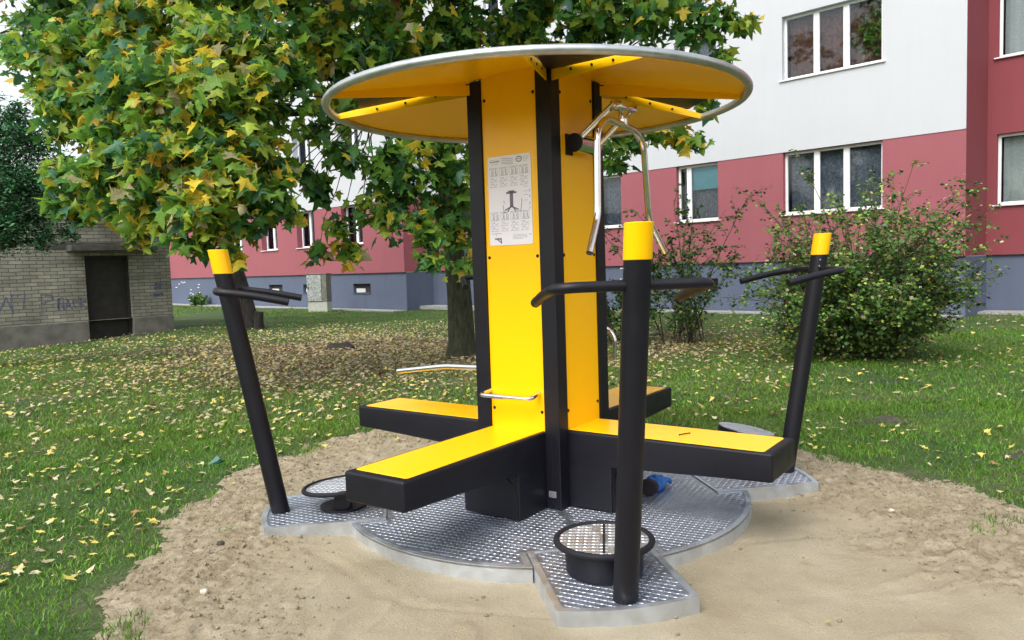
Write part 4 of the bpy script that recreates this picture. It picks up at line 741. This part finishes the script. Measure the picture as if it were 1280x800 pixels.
# instruction sign on the front-left panel: local frame x right (as read), z up, y=-.262 outside
SX0, SX1, SZ0, SZ1 = -.142, .129, 1.406, 1.862; sgn = MB(); ys = -.2475
sgn.prism([], 0, 0) if False else None
def rrect(x0, x1, z0, z1, r):
    o_ = []
    for cx, cz, a0 in ((x1 - r, z1 - r, 0), (x0 + r, z1 - r, 90), (x0 + r, z0 + r, 180), (x1 - r, z0 + r, 270)):
        o_ += [(cx + r * cos(radians(a0 + t)), cz + r * sin(radians(a0 + t))) for t in (0, 30, 60, 90)]
    return o_
pl = rrect(SX0, SX1, SZ0, SZ1, .012); q = len(pl); sgn.add([(x, -.2482, z) for x, z in pl] + [(x, -.2512, z) for x, z in pl], [tuple(range(q)), tuple(range(q, 2 * q))[::-1]] + [(i, (i + 1) % q, q + (i + 1) % q, q + i) for i in range(q)])
sign = sgn.build('instruction_sign', M['signwhite'], G)
dk, lt_, gr = MB(), MB(), MB(); YS = -.2517
def SXY(u_, v_): return SX0 + u_ * (SX1 - SX0), SZ1 - v_ * (SZ1 - SZ0)
def sq(mb, u0, u1, v0, v1): a = SXY(u0, v0); b_ = SXY(u1, v1); mb.add([(a[0], YS, b_[1]), (b_[0], YS, b_[1]), (b_[0], YS, a[1]), (a[0], YS, a[1])], [(0, 1, 2, 3)])
def ln(mb, pts, wd=.0011):
    for p, q_ in zip(pts[:-1], pts[1:]):
        a, b_ = Vector((SXY(*p)[0], YS, SXY(*p)[1])), Vector((SXY(*q_)[0], YS, SXY(*q_)[1])); d = b_ - a; nn_ = Vector((-d.z, 0, d.x)).normalized() * wd; mb.add([a - nn_, b_ - nn_, b_ + nn_, a + nn_], [(0, 1, 2, 3)])
def words(mb, u0, u1, v, h=.006):
    u_ = u0
    while u_ < u1: l_ = random.uniform(.012, .04); sq(mb, u_, min(u1, u_ + l_), v, v + h); u_ += l_ + .010
def figure(u_, v_, s, ph):
    sc = .02 * s; ln(dk, [(u_ + .005 * ph, v_), (u_, v_ + .028 * s)], .0013); ln(dk, [(u_, v_ + .028 * s), (u_ - .02 * s, v_ + .045 * s), (u_ - .018 * s, v_ + .06 * s)]); ln(dk, [(u_, v_ + .028 * s), (u_ + .022 * s, v_ + .04 * s), (u_ + .02 * s, v_ + .06 * s)])
    ln(dk, [(u_ + .003, v_ + .006), (u_ + .025 * s * ph, v_ + .014 * s)]); sq(dk, u_ - .008, u_ + .010, v_ - .013, v_ - .003); ln(lt_, [(u_ + .04 * s, v_ - .012), (u_ + .04 * s, v_ + .062 * s), (u_ - .03 * s, v_ + .062 * s)])
words(dk, .06, .28, .052, .012); ln(lt_, [(.05, .045), (.12, .035), (.2, .05), (.28, .04)]); words(lt_, .10, .25, .082)
for v_ in (.03, .05, .072, .09): ln(lt_, [(.33, v_ - .004), (.43, v_), (.53, v_ + .01), (.60, v_ + .008)], .0014)
for t in range(20): a0, a1 = t * pi / 10, (t + 1) * pi / 10; ln(gr, [(.735 + .062 * cos(a0), .055 + .028 * sin(a0)), (.735 + .062 * cos(a1), .055 + .028 * sin(a1))], .0022)
words(dk, .70, .77, .05, .008); words(lt_, .84, .96, .035); words(lt_, .84, .94, .055); words(lt_, .84, .92, .075)
for rows, v0 in (((0, 1, 2), .125), ((3, 4, 5), .625)):
    for ri, r in enumerate(rows):
        for c_ in range(4):
            u0 = .04 + c_ * .235; v_ = v0 + (0, .105, .165)[ri]
            if ri == 0: words(lt_, u0, u0 + .2, v_, .007); words(lt_, u0 + .02, u0 + .16, v_ + .013, .005); figure(u0 + .06, v_ + .04, .8, 1); figure(u0 + .15, v_ + .038, .85, -1); ln(lt_, [(u0, v_), (u0, v_ + .09), (u0 + .2, v_ + .09)], .0007)
            else: words(lt_, u0, u0 + .19, v_ + .045, .006); ln(lt_, [(u0 + .02, v_ + .04), (u0 + .07, v_ + .012), (u0 + .13, v_ + .035), (u0 + .18, v_ + .015)], .0012); words(lt_, u0, u0 + .10, v_ + .005, .005)
# drawing of the station
sq(dk, .50, .58, .40, .58); sq(dk, .42, .66, .405, .428); sq(lt_, .525, .54, .43, .56); sq(dk, .47, .61, .392, .41)
for a_ in ((.54, .58, .38, .62), (.54, .58, .70, .62), (.53, .57, .44, .64), (.55, .57, .64, .64)): ln(dk, [(a_[0], a_[1] - .01), (a_[2], a_[3] - .01)], .0035)
for p in ([(.36, .63), (.34, .55)], [(.36, .50), (.37, .53)], [(.75, .62), (.78, .52), (.77, .49)], [(.34, .635), (.42, .632)], [(.66, .63), (.76, .625)]): ln(dk, p, .0016)
for i, v_ in enumerate((.36, .41, .45, .51)): words(lt_, .82, .92, v_, .006)
for v_ in (.41, .47, .55, .60): ln(dk, [(.945, v_ - .012), (.965, v_), (.945, v_ + .012)], .0012)
ln(dk, [(.05, .865), (.28, .865)], .0009); ln(lt_, [(.16, .865), (.16, .90)], .0009); ln(dk, [(.12, .925), (.27, .925)], .004); ln(dk, [(.27, .92), (.27, .98)], .004); ln(dk, [(.18, .93), (.26, .965)], .003)
for v_ in (.885, .90, .915, .93): words(lt_, .55, .88 if v_ != .93 else .80, v_, .006)
words(gr, .92, .97, .885, .008)
dk.build('sign_print', M['signgrey'], sign); lt_.build('sign_print', M['signmid'], sign); gr.build('sign_print', M['signgreen'], sign)

# ------------------------------------------------------------------ small things
gl_ = tag(empty('work_glove', (.745, 4.06, PL), radians(58)), 'blue work glove left on the checker plate under the right bench', 'glove')
gl_.scale = (1.4, 1.4, 1.7)
bm = bmesh.new(); bmesh.ops.create_icosphere(bm, subdivisions=4, radius=1)
for v in bm.verts: v.co = Vector((v.co.x * .062, v.co.y * .036 * (1 + .2 * v.co.x), max(0, v.co.z * .026 + .022) + .006 * sin(v.co.x * 9) * sin(v.co.y * 6 + 1) * (v.co.z > 0)))
me = bpy.data.meshes.new('glove_body'); bm.to_mesh(me); bm.free(); me.materials.append(M['bluecloth']); [setattr(p, 'use_smooth', True) for p in me.polygons]; link(bpy.data.objects.new('glove_body', me), gl_)
mb = MB()
for i in range(4): y = -.024 + i * .016; mb.tube(fillet([(.04, y * .9, .024), (.075, y * 1.1, .026), (.10 - .006 * abs(i - 1.4), y * 1.25, .012)], .02, 4), [.0085] * 10 + [.006] * 1 if False else .008, 10)
mb.tube(fillet([(.0, .028, .02), (.03, .05, .014), (.05, .054, .01)], .015, 4), .008, 10); mb.build('glove_fingers', M['bluecloth'], gl_, smooth=60)
mb = MB(); mb.lathe([(.030, 0), (.034, .012), (.030, .03), (.027, .03), (.027, .004)], 24, Matrix.Translation((-.075, 0, .026)) @ Matrix.Rotation(pi / 2, 4, 'Y') @ Matrix.Diagonal((.75, 1.15, 1, 1))); mb.build('glove_cuff', M['darkcuff'], gl_, smooth=50)
mb = MB()
for i in range(5): a = i * 1.3; mb.add([(.02 * i - .06, .01 * sin(a), .0), (.02 * i + .02, .03 * cos(a), .02 + .02 * sin(a) ** 2), (.02 * i - .01, .05 * sin(a + 1), .05 * abs(cos(a))), (.02 * i - .01, .052 * sin(a + 1), .048 * abs(cos(a))), (.02 * i - .058, .012 * sin(a), -.002)], [(0, 1, 2), (4, 3, 1), (0, 2, 3, 4)])
o = mb.build('plastic_scrap', M['glassgreen']); o.location = (-2.02, 5.06, .03); tag(o, 'crumpled green plastic scrap in the grass at the sand edge', 'litter')
def blob(name, loc, sc, m_, label, cat, group=None, nz=.3, sub=3):
    bm = bmesh.new(); bmesh.ops.create_icosphere(bm, subdivisions=sub, radius=1); ph = random.random() * 9
    for v in bm.verts: v.co *= 1 + nz * (sin(v.co.x * 4 + ph) * sin(v.co.y * 5 + ph * 2) * cos(v.co.z * 4) ) + nz * .35 * random.uniform(-1, 1); v.co = Vector((v.co.x * sc[0], v.co.y * sc[1], v.co.z * sc[2]))
    me = bpy.data.meshes.new(name); bm.to_mesh(me); bm.free(); me.materials.append(m_); [setattr(p, 'use_smooth', True) for p in me.polygons]; o = bpy.data.objects.new(name, me); link(o); o.location = loc; return tag(o, label, cat, group)
tag(blob('bare_soil', (2.83, 5.85, -.012), (.27, .18, .035), M['soil'], None, None, nz=.25), kind='structure')
tag(blob('bare_soil', (3.25, 4.75, -.012), (.22, .2, .025), M['soil'], None, None, nz=.3), kind='structure')
tag(blob('bare_soil', (-2.45, 3.35, -.012), (.2, .14, .022), M['soil'], None, None, nz=.3), kind='structure')
blob('soil_mound', (-2.87, 12.6, .0), (.26, .16, .11), M['soil'], 'dark soil mound on the leaf covered lawn left of the maple trunk', 'mound')
def unp(px, py):  # fixed spots on the sand, in metres
    return px, py
for (x, y, r, lab) in ((-1.27, 2.98, .017, 'pale pebble lying on the rough sand at lower left'), (-1.42, 3.55, .02, 'small dark grey stone beside the left foot plate'), (1.86, 3.72, .016, 'small pale pebble on the sand right of the station')):
    blob('pebble', (x, y, float(sand_z(x, y)) + r * .4), (r, r * .8, r * .6), M['soil'] if 'dark' in lab else M['stone'], lab, 'pebble', nz=.2)
